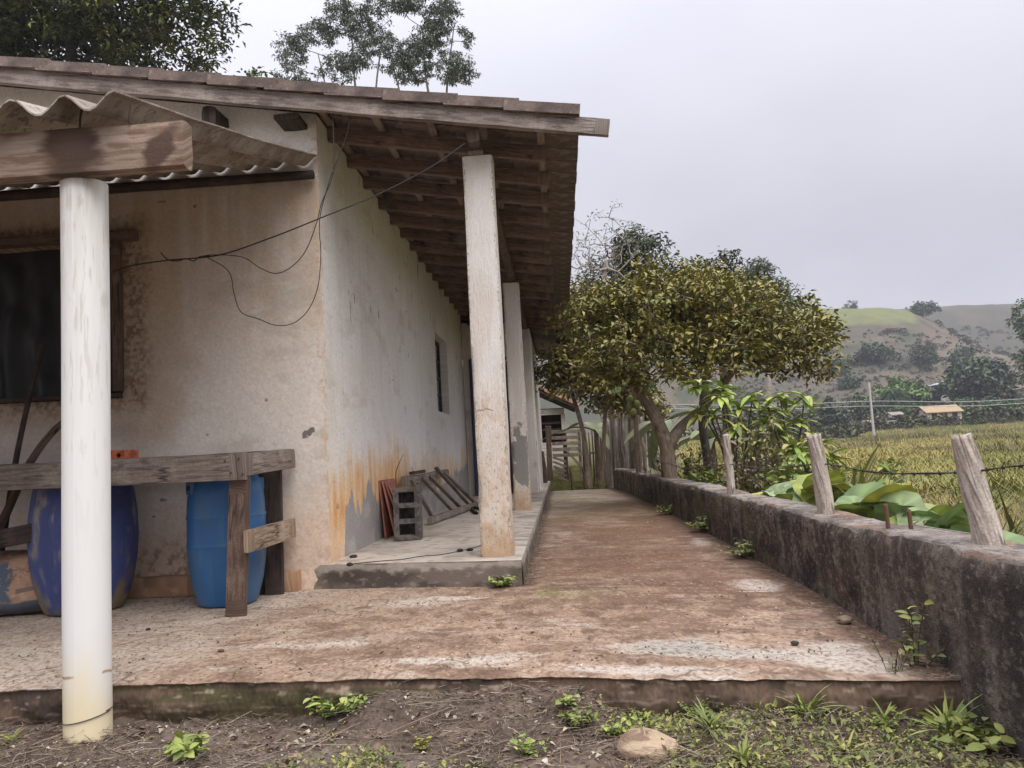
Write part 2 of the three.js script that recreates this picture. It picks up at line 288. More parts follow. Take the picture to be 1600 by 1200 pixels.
    mixc(o, C(112, 108, 62), sst(0.52, 0.66, fbm(x * 3 + 3, z * 3 + 8, 4)) * (0.75 * spot(x, z, -0.3, -4.2, 0.4, 0.2) + 0.35 * sst(7, 9, -z)));
    mixc(o, C(84, 62, 47), sst(0.48, 0.8, fbm(x * 85, z * 70, 4)) * 0.6); mixc(o, C(196, 180, 160), sst(0.6, 0.8, fbm(x * 60 + 8, z * 48, 4)) * 0.4); mixc(o, C(206, 196, 184), sst(0.9, 0.97, sp) * 0.35); mixc(o, C(64, 46, 36), (1 - sst(0.03, 0.10, sp)) * 0.6);
    // cracks
    const cr = Math.abs(fbm(x * 1.1 + 3, z * 0.9 + 2, 5) - 0.5); mixc(o, C(86, 66, 54), (1 - sst(0, 0.006, cr)) * 0.55);
    // leaf mould gathered along wall foot and porch foot
    const wf = Math.max(1 - sst(0.02, 0.12 + 0.12 * fine, wallX(z) - x), (z < -4.5 ? 1 - sst(0.01, 0.06 + 0.1 * fine, Math.abs(x + 0.25)) : 0)); mixc(o, C(82, 60, 46), wf * sst(0.35, 0.55, g + 0.1) * 0.9);
    const s = 0.84 + 0.18 * n2(x * 330, z * 330) + 0.14 * n2(x * 150, z * 150); o[0] *= s; o[1] *= s; o[2] *= s;
  }, { wrap: false });
  const bump = tex(1024, 1024, (u, v, o) => { const h = 0.6 * fbm(u * 60, v * 120, 5) + 0.4 * n2(u * 700, v * 900); set(o, [h, h, h]); }, { srgb: false, wrap: false });
  const m = structure(mesh('path', geoFrom(P, I, U), std({ map, bumpMap: bump, bumpScale: 0.012, roughness: 0.95 }))); m.userData.label = 'earth-stained cement yard and path beside the house';
}
console.log('path done');

// ================================================================ HOUSE
const FZ = -4.72, SX = -1.40, HX = -7.4, EZ = -16.3;      // front wall plane, porch-side wall plane, far side, far end
const RX = -4.4;                                         // ridge
const yr = (x) => 2.66 - 0.17 * (Math.abs(x - RX) + RX - 0.22);   // top of the rafters
const house = thing('house', 'low white plastered farmhouse with open-eaved tiled roof and a column porch', 'house');
const plasterBump = tex(1024, 1024, (u, v, o) => { const h = 0.5 * fbm(u * 24, v * 24, 5, 24) + 0.35 * fbm(u * 150, v * 150, 2, 150) + 0.15 * n2(u * 9, v * 9, 9); set(o, [h, h, h]); }, { srgb: false });
const drip = (u, y) => fbm(u * 16, y * 1.3, 4);

function wallMesh(name, outer, holes, thick, mapFn, uvFn, parent, mat) {
  const s = new THREE.Shape(outer.map((p) => new THREE.Vector2(...p)));
  for (const h of holes) { s.holes.push(new THREE.Path([[h[0], h[2]], [h[0], h[3]], [h[1], h[3]], [h[1], h[2]]].map((p) => new THREE.Vector2(...p)))); }
  const g = new THREE.ExtrudeGeometry(s, { depth: thick, bevelEnabled: false }); const p = g.attributes.position, uv = g.attributes.uv;
  for (let i = 0; i < p.count; i++) { const a = p.getX(i), b = p.getY(i), c = p.getZ(i); uv.setXY(i, ...uvFn(a, b)); const q = mapFn(a, b, c); p.setXYZ(i, ...q); }
  g.computeVertexNormals(); return mesh(name, g, mat, parent);
}
// --- porch-side wall (faces +x)
{
  const s0 = -FZ, s1 = 11.85, y0 = 0.1, y1 = 2.95;
  const map = tex(2048, 1024, (u, v, o) => {
    const s = mix(s0, s1, u), y = mix(y0, y1, v), h = y - 0.145;
    const big = fbm(s * 0.7, y * 0.9, 4), f = fbm(s * 5, y * 5, 5), dr = drip(s, y), g = n2(s * 90, y * 90);
    set(o, C(226, 223, 221)); mixc(o, C(214, 206, 192), sst(0.4, 0.7, big) * 0.5); mixc(o, C(200, 190, 172), sst(0.55, 0.75, dr) * 0.22);
    // rust-orange earth wash at the foot, ragged upper rim
    const rim = 0.66 + 0.14 * Math.sin(s * 1.1 + 1) * 0.5 + (fbm(s * 1.2, 3, 3) - 0.5) * 0.35 - (s > 8.5 ? (s - 8.5) * 0.02 : 0), edge = h + (dr - 0.5) * 0.55 + (f - 0.5) * 0.15;
    const w = 1 - sst(rim - 0.34, rim + 0.12, h + (dr - 0.5) * 0.34 + (f - 0.5) * 0.3), wz = 1 - 0.55 * sst(6.4, 8, s); mixc(o, C(226, 186, 136), w * 0.9 * wz); mixc(o, C(206, 142, 82), w * wz * sst(0.30, 0.60, 0.55 * drip(s * 0.8 + 9, y) + 0.45 * f) * sst(0.05, 0.3, h) * 0.9); mixc(o, C(230, 210, 184), w * sst(0.5, 0.74, fbm(s * 7, y * 3.4, 5)) * 0.6);
    mixc(o, C(214, 178, 150), (1 - sst(0.0, 0.16, h + (f - 0.5) * 0.2)) * 0.6);
    // paint fallen away to the grey render
    const hb = lerpTable([[4.72, -0.2], [5.0, -0.1], [5.08, 0.36], [5.5, 0.30], [5.75, 0.40], [6.05, 0.34], [6.2, 0.1], [6.9, 0.12], [7.1, 0.30], [7.8, 0.36], [8.6, 0.30], [9.2, 0.26], [9.8, 0.34], [10.6, 0.42], [11.3, 0.40], [11.85, 0.5]], s) + (fbm(s * 9, 5, 3) - 0.5) * 0.22 + (fbm(s * 30, y * 3, 3) - 0.5) * 0.12;
    const bare = sst(0.0, 0.012, hb - h); mixc(o, C(152, 148, 146), bare * 0.95); mixc(o, C(178, 172, 166), bare * sst(0.55, 0.7, f) * 0.6);
    // chipped arris at the corner
    const ca = 1 - sst(0.0, 0.018, s - s0 - 0.02 * sst(0.45, 0.6, fbm(y * 14, 2, 3))); mixc(o, C(200, 170, 144), ca * sst(0.4, 0.6, fbm(y * 45, s * 45, 4)) * 0.7);
    // little dark drips and scuffs high on the wall
    const mk = n2(s * 5.5 + 3, y * 4.2), mk2 = n2(s * 42, y * 11); if (y > 1.7) mixc(o, C(70, 62, 54), sst(0.82, 0.9, mk) * sst(0.78, 0.86, mk2) * 0.8);
    mixc(o, C(176, 164, 148), sst(0.62, 0.76, fbm(s * 2.5 + 30, y * 6, 5)) * 0.22);
    mixc(o, C(120, 104, 90), sst(0.93, 0.97, n2(s * 26, y * 26)) * sst(0.5, 0.7, f) * 0.5);
    const k = 0.94 + 0.08 * g + 0.05 * f; o[0] *= k; o[1] *= k; o[2] *= k;
  }, { wrap: false });
  const mat = std({ map, bumpMap: plasterBump, bumpScale: 0.0045, roughness: 0.88 });
  const top = yr(SX) - 0.02; const outer = [[s0, 0.0]]; for (let i = 0; i <= 1; i++) outer.push([mix(s1, s0, 0) - (i ? 0 : 0), i ? 0 : 0]);
  wallMesh('side_wall', [[s0, 0.0], [s1, 0.0], [s1, top], [s0, top]], [[9.2, 10.2, 1.28, 2.22]], 0.15, (a, b, c) => [SX - c, b, -a], (a, b) => [(a - s0) / (s1 - s0), (b - y0) / (y1 - y0)], house, mat);
}
// --- front wall (faces the camera)
{
  const x0 = -5.2, x1 = SX, y0 = 0, y1 = 3.5;
  const map = tex(1536, 1280, (u, v, o) => {
    const x = mix(x0, x1, u), y = mix(y0, y1, v), f = fbm(x * 5, y * 5, 5), big = fbm(x * 0.9 + 4, y * 0.8, 4), dr = drip(x, y), g = n2(x * 90, y * 90);
    set(o, C(216, 210, 206)); mixc(o, C(204, 192, 178), sst(0.38, 0.65, big) * 0.6);
    mixc(o, C(180, 154, 128), sst(0.3, 0.7, dr * 0.5 + f * 0.5) * sst(1.2, 2.3, y + (f - 0.5) * 0.7) * (y < 2.52 ? 0.6 : 0.1));
    if (y > 2.52) mixc(o, C(228, 224, 218), 0.8);
    // soot-black mould blooming round the window frame
    const dx = Math.max(-2.60 - x, 0) > 0 ? 0 : x + 2.60, dy = y > 2.22 ? y - 2.22 : (y < 1.24 ? 1.24 - y : 0);
    const dist = Math.hypot(Math.max(dx, 0), dy), mb = 1 - sst(0.0, 0.10 + 0.16 * f, dist + (fbm(x * 40, y * 40, 3) - 0.5) * 0.08); mixc(o, C(70, 56, 44), mb * (0.25 + 0.65 * sst(0.36, 0.68, fbm(x * 48, y * 48, 5))));
    mixc(o, C(160, 132, 104), (1 - sst(0.1, 0.5, dist + (f - 0.5) * 0.35)) * 0.5);
    // damp, peach-coloured foot and dirt splash
    const ft = 1 - sst(0.15, 0.75, y + (f - 0.5) * 0.6 + (dr - 0.5) * 0.4); mixc(o, C(212, 182, 156), ft * 0.7);
    mixc(o, C(134, 112, 94), sst(0.45, 0.72, fbm(x * 26, y * 26, 5)) * (1 - sst(0.12, 0.45, y + (f - 0.5) * 0.3)) * (x < -1.9 ? 0.7 : 0.25));
    mixc(o, C(170, 156, 142), sst(0.6, 0.75, fbm(x * 3 + 20, y * 7, 5)) * 0.3);
    // chips
    const chip = Math.hypot((x + 1.515) / 0.045, (y - 0.93 + (x + 1.515) * -0.35) / 0.022) + (fbm(x * 50, y * 50, 3) - 0.5) * 1.6; mixc(o, C(112, 106, 102), 1 - sst(0.85, 1.0, chip));
    mixc(o, C(96, 82, 70), sst(0.935, 0.97, n2(x * 21, y * 21)) * sst(0.55, 0.7, f) * 0.7);
    const ca = 1 - sst(0.0, 0.02, x1 - x - 0.03 * sst(0.45, 0.62, fbm(y * 14, 2, 3))); mixc(o, C(198, 168, 142), ca * sst(0.42, 0.6, fbm(y * 45, x * 45, 4)) * 0.7);
    const k = 0.94 + 0.08 * g + 0.05 * f; o[0] *= k; o[1] *= k; o[2] *= k;
  }, { wrap: false });
  const mat = std({ map, bumpMap: plasterBump, bumpScale: 0.0045, roughness: 0.9 });
  wallMesh('front_wall', [[HX, 0.0], [x1 - 0.001, 0.0], [x1 - 0.001, yr(x1) - 0.02], [RX, yr(RX) - 0.02], [HX, yr(HX) - 0.02]], [[-3.95, -2.66, 1.24, 2.2]], 0.15, (a, b, c) => [a, b, FZ + 0.004 - c], (a, b) => [(a - x0) / (x1 - x0), (b - y0) / (y1 - y0)], house, mat);
  const ft = timber(3.65, 0.125, 0.07, 5, 0.006); mesh('footing', ft, std({ map: tex(512, 128, (u, v, o) => { const f = fbm(u * 9, v * 9, 5); set(o, C(176, 138, 108)); mixc(o, C(136, 108, 86), sst(0.4, 0.7, f) * 0.8); mixc(o, C(200, 174, 148), sst(0.55, 0.75, fbm(u * 14 + 7, v * 14, 5)) * 0.6); }), bumpMap: grit, bumpScale: 0.004 }), house).position.set(-3.4, 0.062, FZ + 0.03);
}
// --- plain walls that close the house behind
const plainWall = std({ map: tex(512, 512, (u, v, o) => { set(o, C(222, 217, 212)); mixc(o, C(200, 188, 170), sst(0.45, 0.7, fbm(u * 5, v * 6, 5, 0)) * 0.6); mixc(o, C(168, 160, 152), sst(0.6, 0.75, fbm(u * 12, v * 12 + 4, 4)) * 0.4); }), bumpMap: plasterBump, bumpScale: 0.005 });
const boxAt = (name, x0, x1, y0, y1, z0, z1, mat, parent, k = 1) => mesh(name, boxUV(tr(new THREE.BoxGeometry(x1 - x0, y1 - y0, z1 - z0), (x0 + x1) / 2, (y0 + y1) / 2, (z0 + z1) / 2), k), mat, parent);
boxAt('far_side_wall', HX, HX + 0.15, 0, yr(HX) - 0.03, EZ, FZ - 0.16, plainWall, house, 0.3);
boxAt('end_wall', HX, -0.38, 0, 2.6, EZ - 0.15, EZ, plainWall, house, 0.3);
boxAt('inner_wall', HX + 0.2, SX - 0.16, 0, 2.75, -12.0, -11.86, plainWall, house, 0.3);
boxAt('porch_end_wall', SX + 0.006, -1.30, 0.1, 2.74, -12.0, -11.85, plainWall, house, 0.3);
boxAt('porch_end_wall', -1.30, -0.52, 2.20, 2.70, -12.0, -11.85, plainWall, house, 0.3);
boxAt('porch_end_wall', -0.52, -0.365, 0.1, 2.60, -16.2, -11.85, plainWall, house, 0.3);
// --- porch floor with its worn edge
{
  const pts = [[-1.56, -4.73], [-0.255, -4.525], [-0.25, EZ], [-1.56, EZ]];
  const map = tex(1024, 2048, (u, v, o) => {
    const x = mix(-1.6, -0.2, u), z = mix(-4.3, -12.5, v), f = fbm(x * 6, z * 6, 5), g = n2(x * 120, z * 120), st = fbm(x * 3 + 5, z * 1.6, 4);
    set(o, C(178, 168, 157)); mixc(o, C(148, 138, 128), sst(0.45, 0.68, f) * 0.6); mixc(o, C(196, 184, 170), sst(0.5, 0.7, st) * 0.6); mixc(o, C(128, 112, 98), sst(0.6, 0.74, fbm(x * 14, z * 14, 4)) * 0.5);
    mixc(o, C(116, 104, 94), sst(0.5, 0.64, fbm(x * 4 + 9, z * 9, 4)) * sst(-0.55, -0.4, x) * 0.6); mixc(o, C(70, 58, 50), (1 - sst(0.04, 0.1, g)) * 0.4);
  }, { wrap: false });
  const topN = 60, sideN = 8; const top = grid(24, topN, (u, v) => { const vv = v * v, a = [mix(pts[0][0], pts[1][0], u), mix(pts[0][1], pts[1][1], u)], b = [mix(pts[3][0], pts[2][0], u), mix(pts[3][1], pts[2][1], u)]; const x = mix(a[0], b[0], vv), z = mix(a[1], b[1], vv); return [x, 0.145 + (fbm(x * 5, z * 5, 3) - 0.5) * 0.006 - 0.004 * (u > 0.99 || v < 0.001 ? 1 : 0), z]; }, (u, v, q) => [(q[0] + 1.6) / 1.4, (-4.3 - q[2]) / 8.2]);
  const pf = mesh('porch_floor', top, std({ map, bumpMap: gritRep(4, 24), bumpScale: 0.004, roughness: 0.85 }), house);
  const edgeMap = tex(1024, 128, (u, v, o) => { const s = u * 12, y = v * 0.16, f = fbm(s * 6, y * 12, 5), g = fbm(s * 30, y * 40, 3); set(o, C(118, 106, 97)); mixc(o, C(82, 72, 66), sst(0.4, 0.62, f)); mixc(o, C(158, 148, 136), sst(0.58, 0.7, g) * 0.6); mixc(o, C(92, 86, 60), sst(0.5, 0.7, fbm(s * 3 + 8, y * 9, 4)) * 0.4); mixc(o, C(178, 168, 156), sst(0.105, 0.135, y + (g - 0.5) * 0.05) * 0.7); }, { wrap: true });
  const edge = (a, b, n, off) => grid(n, 6, (u, v) => { const x = mix(a[0], b[0], u), z = mix(a[1], b[1], u), dx = b[0] - a[0], dz = b[1] - a[1], L = Math.hypot(dx, dz), nx = -dz / L, nz = dx / L, k = (n3(u * L * 12, v * 4, off) - 0.5) * 0.016 + 0.004 - (v > 0.9 ? 0.006 : 0); return [x + nx * k, mix(-0.03, 0.142, v), z + nz * k]; }, (u, v) => [(Math.hypot(b[0] - a[0], b[1] - a[1]) * u + off) / 12, v]);
  const em = std({ map: edgeMap, bumpMap: gritRep(40, 1), bumpScale: 0.006 });
  mesh('step_edge', merge([edge(pts[0], pts[1], 60, 0), edge(pts[1], pts[2], 160, 2)]), em, pf);
}
// --- columns
{
  const colTex = (seed, patch) => tex(256, 1024, (u, v, o) => {
    const y = v * 2.42, f = fbm(u * 3 + seed, y * 12, 5), g = fbm(u * 14 + seed, y * 60, 3), e = Math.min(u, 1 - u);
    set(o, C(224, 218, 212)); mixc(o, C(206, 196, 184), sst(0.4, 0.65, fbm(u * 2 + seed, y * 2, 4)) * 0.6);
    const low = 1 - sst(0.35, 1.1, y + (f - 0.5) * 0.8); mixc(o, C(208, 194, 177), low * 0.75); mixc(o, C(198, 168, 140), low * sst(0.45, 0.7, fbm(u * 5 + seed, y * 16, 5)) * 0.55);
    mixc(o, C(172, 138, 104), (1 - sst(0.0, 0.28, y + (f - 0.5) * 0.3)) * 0.7);
    const er = sst(0.0, 0.07, e - 0.03 * (low + 0.25) - (g - 0.5) * 0.12); mixc(o, C(160, 144, 128), (1 - er) * sst(0.46, 0.62, fbm(u * 16, y * 70 + seed, 4)) * 0.8);
    mixc(o, C(136, 116, 98), sst(0.66, 0.78, fbm(u * 18 + seed, y * 80, 4)) * (0.06 + 0.5 * low));
    const cr = Math.abs(y - 0.86 - (fbm(u * 4, seed, 3) - 0.5) * 0.06); mixc(o, C(120, 104, 92), (1 - sst(0.0, 0.006, cr)) * (u < 0.6 ? 0.8 : 0));
    if (patch) { const q = Math.hypot((u - 0.55) / 0.55, (y - 0.55) / 0.42) + (f - 0.5) * 1.1; mixc(o, C(140, 137, 132), 1 - sst(0.8, 0.86, q)); }
    const k = 0.96 + 0.08 * n2(u * 60, y * 240); o[0] *= k; o[1] *= k; o[2] *= k;
  }, { wrap: true });
  const colMats = [0, 1, 2].map((i) => std({ map: colTex(i * 7 + 3, i > 0), bumpMap: plasterBump, bumpScale: 0.007 }));
  [[-0.405, -4.78, 0.19, 0], [-0.43, -8.45, 0.18, 1], [-0.44, -12.25, 0.17, 2]].forEach(([x, z, w, i]) => {
    const g = new THREE.BoxGeometry(w, 2.42, w, 8, 90, 8), p = g.attributes.position;
    for (let k = 0; k < p.count; k++) {
      let a = p.getX(k), b = p.getY(k), c = p.getZ(k); const hw = w / 2 - 1e-4, ea = Math.abs(a) > hw, ec = Math.abs(c) > hw, y = b + 1.21;
      const low = 1 - sst(0.2, 1.1, y); let cut = 0; if (ea && ec) cut = 0.004 + 0.012 * sst(0.45, 0.7, n3(y * 9 + i * 5, Math.sign(a) * 3, Math.sign(c) * 2)) * (0.4 + low);
      const d = (n3(a * 12 + i, y * 5, c * 12) - 0.5) * 0.008 - low * 0.006 * n3(a * 20, y * 16, c * 20);
      a += (ea ? -Math.sign(a) * cut + Math.sign(a) * d : 0) * 1; c += (ec ? -Math.sign(c) * cut + Math.sign(c) * d : 0);
      const fl = 1 + 0.05 * (1 - sst(0, 0.5, y)) - 0.03 * sst(1.2, 2.4, y); p.setXYZ(k, a * fl, b, c * fl);
    }
    g.computeVertexNormals(); const m = mesh('column', g, colMats[i], house); m.position.set(x, 1.35, z); m.rotation.y = 0.03 * i;
  });
}
// --- door at the end of the porch
{
  const d = group('door', house), z = -11.83, blue = std({ color: new THREE.Color(0.03, 0.045, 0.11), roughness: 0.6 }), leaf = std({ map: woodTex(C(70, 40, 32), C(46, 26, 22), C(86, 54, 44), 21, 0), roughness: 0.6 });
  beam('jamb', [-1.275, 0.145, z], [-1.275, 2.19, z], 0.05, 0.07, blue, d, 2, 0.001, [1, 0, 0]); beam('jamb', [-0.55, 0.145, z], [-0.55, 2.19, z], 0.05, 0.07, blue, d, 3, 0.001, [1, 0, 0]); beam('lintel', [-1.25, 2.165, z], [-0.575, 2.165, z], 0.05, 0.07, M.darkWood, d, 4, 0.001);
  for (let i = 0; i < 4; i++) beam('plank', [-1.165 + i * 0.167, 0.16, z - 0.03], [-1.165 + i * 0.167, 2.14, z - 0.03], 0.162, 0.03, leaf, d, 5 + i, 0.001, [1, 0, 0]);
  mesh('handle', tr(new RoundedBoxGeometry(0.09, 0.018, 0.03, 2, 0.006), -1.1, 1.12, z + 0.012), std({ color: 0x999490, metalness: 0.8, roughness: 0.4 }), d);
}
// --- steel window in the porch wall
{
  const w = group('side_window', house), x = SX - 0.11, fm = std({ color: new THREE.Color(0.02, 0.024, 0.035), roughness: 0.5 });
  const bar = (name, a, b, t = 0.022) => { const m = mesh(name, new THREE.BoxGeometry(V(...a).distanceTo(V(...b)), t, t * 1.2), fm, w); return place(m, a, b, [1, 0, 0]); };
  const z0 = -9.205, z1 = -10.195, y0 = 1.285, y1 = 2.215;
  bar('frame', [x, y0 + 0.015, z0], [x, y0 + 0.015, z1], 0.03); bar('frame', [x, y1 - 0.015, z0], [x, y1 - 0.015, z1], 0.03); bar('frame', [x, y0 + 0.03, z0 - 0.015], [x, y1 - 0.03, z0 - 0.015], 0.03); bar('frame', [x, y0 + 0.03, z1 + 0.015], [x, y1 - 0.03, z1 + 0.015], 0.03);
  const zs = [0, 1, 2, 3].map((i) => mix(z0 - 0.03, z1 + 0.03, i / 3)), ys = [0, 1, 2, 3, 4].map((i) => mix(y0 + 0.03, y1 - 0.03, i / 4));
  for (let i = 1; i < 3; i++) bar('mullion', [x, y0 + 0.03, zs[i]], [x, y1 - 0.03, zs[i]]);
  for (let j = 1; j < 4; j++) bar('glazing_bar', [x + 0.004, ys[j], z0 - 0.03], [x + 0.004, ys[j], z1 + 0.03], 0.016);
  const pg = new THREE.BoxGeometry(0.004, ys[1] - ys[0] - 0.014, zs[0] - zs[1] - 0.02), rr = rng(3);
  for (let i = 0; i < 3; i++) for (let j = 0; j < 4; j++) { if ((i === 0 && j === 2)) continue; const m = mesh('pane', pg, M.glass, w); m.position.set(x - 0.004, (ys[j] + ys[j + 1]) / 2, (zs[i] + zs[i + 1]) / 2); m.rotation.y = (rr() - 0.5) * 0.02; }
}
// --- timber-framed front window, boarded black inside
{
  const w = group('front_window', house);
  beam('lintel', [-4.1, 2.235, FZ + 0.03], [-2.545, 2.215, FZ + 0.03], 0.062, 0.09, M.brownWood, w, 31, 0.004);
  beam('frame', [-2.685, 1.245, FZ - 0.01], [-2.685, 2.18, FZ - 0.01], 0.06, 0.10, M.brownWood, w, 32, 0.003, [1, 0, 0]);
  beam('frame', [-3.92, 1.245, FZ - 0.01], [-3.92, 2.2, FZ - 0.01], 0.06, 0.10, M.brownWood, w, 33, 0.003, [1, 0, 0]);
  beam('sill', [-3.95, 1.235, FZ + 0.015], [-2.66, 1.225, FZ + 0.015], 0.03, 0.07, M.darkWood, w, 34, 0.004);
  const cl = grid(60, 40, (u, v) => [mix(-3.88, -2.72, u), mix(1.25, 2.2, v), FZ - 0.11 + (fbm(u * 7, v * 3, 4) - 0.5) * 0.07 + 0.03 * Math.sin(u * 34 + 3 * n2(u * 4, v * 3)) * (1 - v)]); mesh('black_cloth', cl, std({ color: new THREE.Color(0.012, 0.012, 0.014), roughness: 0.55 }), w);
}
// --- roof
{
  const roof = group('roof', house), rr = rng(11), slope = Math.atan(0.17);
  beam('barge_board', [RX, yr(RX) - 0.05, -4.49], [0.395, yr(0.395) - 0.048, -4.49], 0.10, 0.05, M.barge, roof, 3, 0.005);
  beam('barge_board', [RX, yr(RX) - 0.05, -4.49], [-9, yr(-9) - 0.05, -4.49], 0.10, 0.05, M.barge, roof, 4, 0.005);
  for (let k = 0; k < 17; k++) { const z = -4.99 - 0.474 * k + (rr() - 0.5) * 0.04, e = 0.03 + (rr() - 0.5) * 0.02; beam('rafter', [-1.75, yr(-1.75) - 0.05 + 0.003 * k % 0.004, z], [e, yr(e) - 0.05, z + (rr() - 0.5) * 0.03], 0.095, 0.05, M.rafter, roof, 40 + k, 0.003); }
  for (const x of [-0.02, -0.36, -0.70, -1.04, -1.36]) { const zs = [-4.44, -7.2 - rr(), -10.2 - rr(), -12.95]; for (let i = 0; i < 3; i++) { const xx = x + (rr() - 0.5) * 0.03; beam('batten', [xx, yr(xx) + 0.012, zs[i]], [xx + (rr() - 0.5) * 0.02, yr(xx) + 0.012, zs[i + 1] + 0.01], 0.021, 0.05, M.batten, roof, 60 + i, 0.002); } }
  for (let i = 0; i < 8; i++) { const x = -1.7 - i * 0.34; beam('batten', [x, yr(x) + 0.012, -4.44], [x, yr(x) + 0.012, -5.2], 0.021, 0.05, M.batten, roof, 70 + i, 0.002); }
  beam('purlin', [-0.41, 2.632, -4.54], [-0.43, 2.632, -12.2], 0.085, 0.075, M.brownWood, roof, 81, 0.006);
  beam('purlin', [-2.0, yr(-2.0) - 0.165, -4.52], [-2.0, yr(-2.0) - 0.165, -5.0], 0.12, 0.085, M.darkWood, roof, 82, 0.006);
  beam('purlin', [-1.53, yr(-1.53) - 0.122, -4.53], [-1.53, yr(-1.53) - 0.122, -5.0], 0.035, 0.15, M.darkWood, roof, 83, 0.006);
  beam('packing_block', [-0.46, 2.576, -4.72], [-0.36, 2.576, -4.72], 0.032, 0.09, M.batten, roof, 84, 0.003);
  // tiles
  const tileMap = tex(256, 256, (u, v, o) => { const f = fbm(u * 5, v * 5, 5, 5), g = n2(u * 80, v * 80, 80); set(o, C(120, 105, 98)); mixc(o, C(90, 78, 73), sst(0.4, 0.65, f)); mixc(o, C(152, 136, 126), sst(0.62, 0.75, fbm(u * 9 + 4, v * 9, 4, 9)) * 0.7); const k = 0.9 + 0.2 * g; o[0] *= k; o[1] *= k; o[2] *= k; });
  const tm = [0.92, 1, 1.1].map((k) => std({ map: tileMap, color: new THREE.Color(k, k, k), bumpMap: grit, bumpScale: 0.003 }));
  const W = 0.224, sh = new THREE.Shape(); const prof = [[0, 0.012], [0.06, 0.006], [0.115, 0.0], [0.17, 0.006], [W + 0.008, 0.016]]; sh.moveTo(prof[0][0], prof[0][1]); for (const p of prof.slice(1)) sh.lineTo(...p); for (const p of prof.slice().reverse()) sh.lineTo(p[0], p[1] + 0.013);
  const tg0 = new THREE.ExtrudeGeometry(sh, { depth: 0.44, bevelEnabled: false }), sh2 = new THREE.Shape([[0, 0.012], [0, -0.035], [0.014, -0.035], [0.014, 0.011]].map((p) => new THREE.Vector2(...p))), tgE = boxUV(merge([tg0.clone(), new THREE.ExtrudeGeometry(sh2, { depth: 0.44, bevelEnabled: false })]), 2); tgE.rotateY(Math.PI / 2);
  const tg = boxUV(new THREE.ExtrudeGeometry(sh, { depth: 0.44, bevelEnabled: false }), 2);       // width along x, length along z
  tg.rotateY(Math.PI / 2);                                                                    // length -> +x, width -> -z
  const rowX = (i) => 0.228 - 0.352 * i;                                                       // lower edge of each row
  const tile = (i, k) => { const m = mesh('tile', k ? tg : tgE, tm[Math.floor(rr() * 3)], roof), xe = rowX(i), c = Math.cos(slope); const x0 = xe - 0.44 * c; m.position.set(x0 + (rr() - 0.5) * 0.008, yr(x0) + 0.0245 + (rr() - 0.5) * 0.003, -4.43 - k * W + (rr() - 0.5) * 0.004); m.rotation.z = -slope + 0.032 + (rr() - 0.5) * 0.006; };
  for (let i = 0; i < 5; i++) for (let k = 0; k < 56; k++) tile(i, k);
  for (let i = 5; i < 13; i++) tile(i, 0);
  // the part of the covering nobody can see from the yard, and the far eave's boarding
  const slab = (x0, x1, z0, z1, dy, t, name, mat) => mesh(name, boxUV((() => { const g = new THREE.BoxGeometry(1, 1, 1); const p = g.attributes.position; for (let i = 0; i < p.count; i++) { const x = p.getX(i) > 0 ? x1 : x0; p.setXYZ(i, x, yr(x) + dy + (p.getY(i) > 0 ? t : 0), p.getZ(i) > 0 ? z0 : z1); } g.computeVertexNormals(); return g; })(), 1), mat, roof);
  slab(RX, -1.52, -4.66, EZ - 0.5, 0.03, 0.045, 'roof_covering', tm[0]); slab(-9, RX, -4.43, EZ - 0.5, 0.03, 0.045, 'roof_covering', tm[1]);
  slab(-0.36, 0.215, -12.98, -16.9, -0.035, 0.03, 'soffit_board', std({ map: woodTex(C(140, 126, 116), C(110, 96, 88), C(160, 146, 136), 23, 0), bumpMap: woodBump, bumpScale: 0.002 }));
  slab(HX + 0.16, SX - 0.16, -4.9, EZ, -0.10, 0.03, 'ceiling', plainWall);
}
console.log('house done');

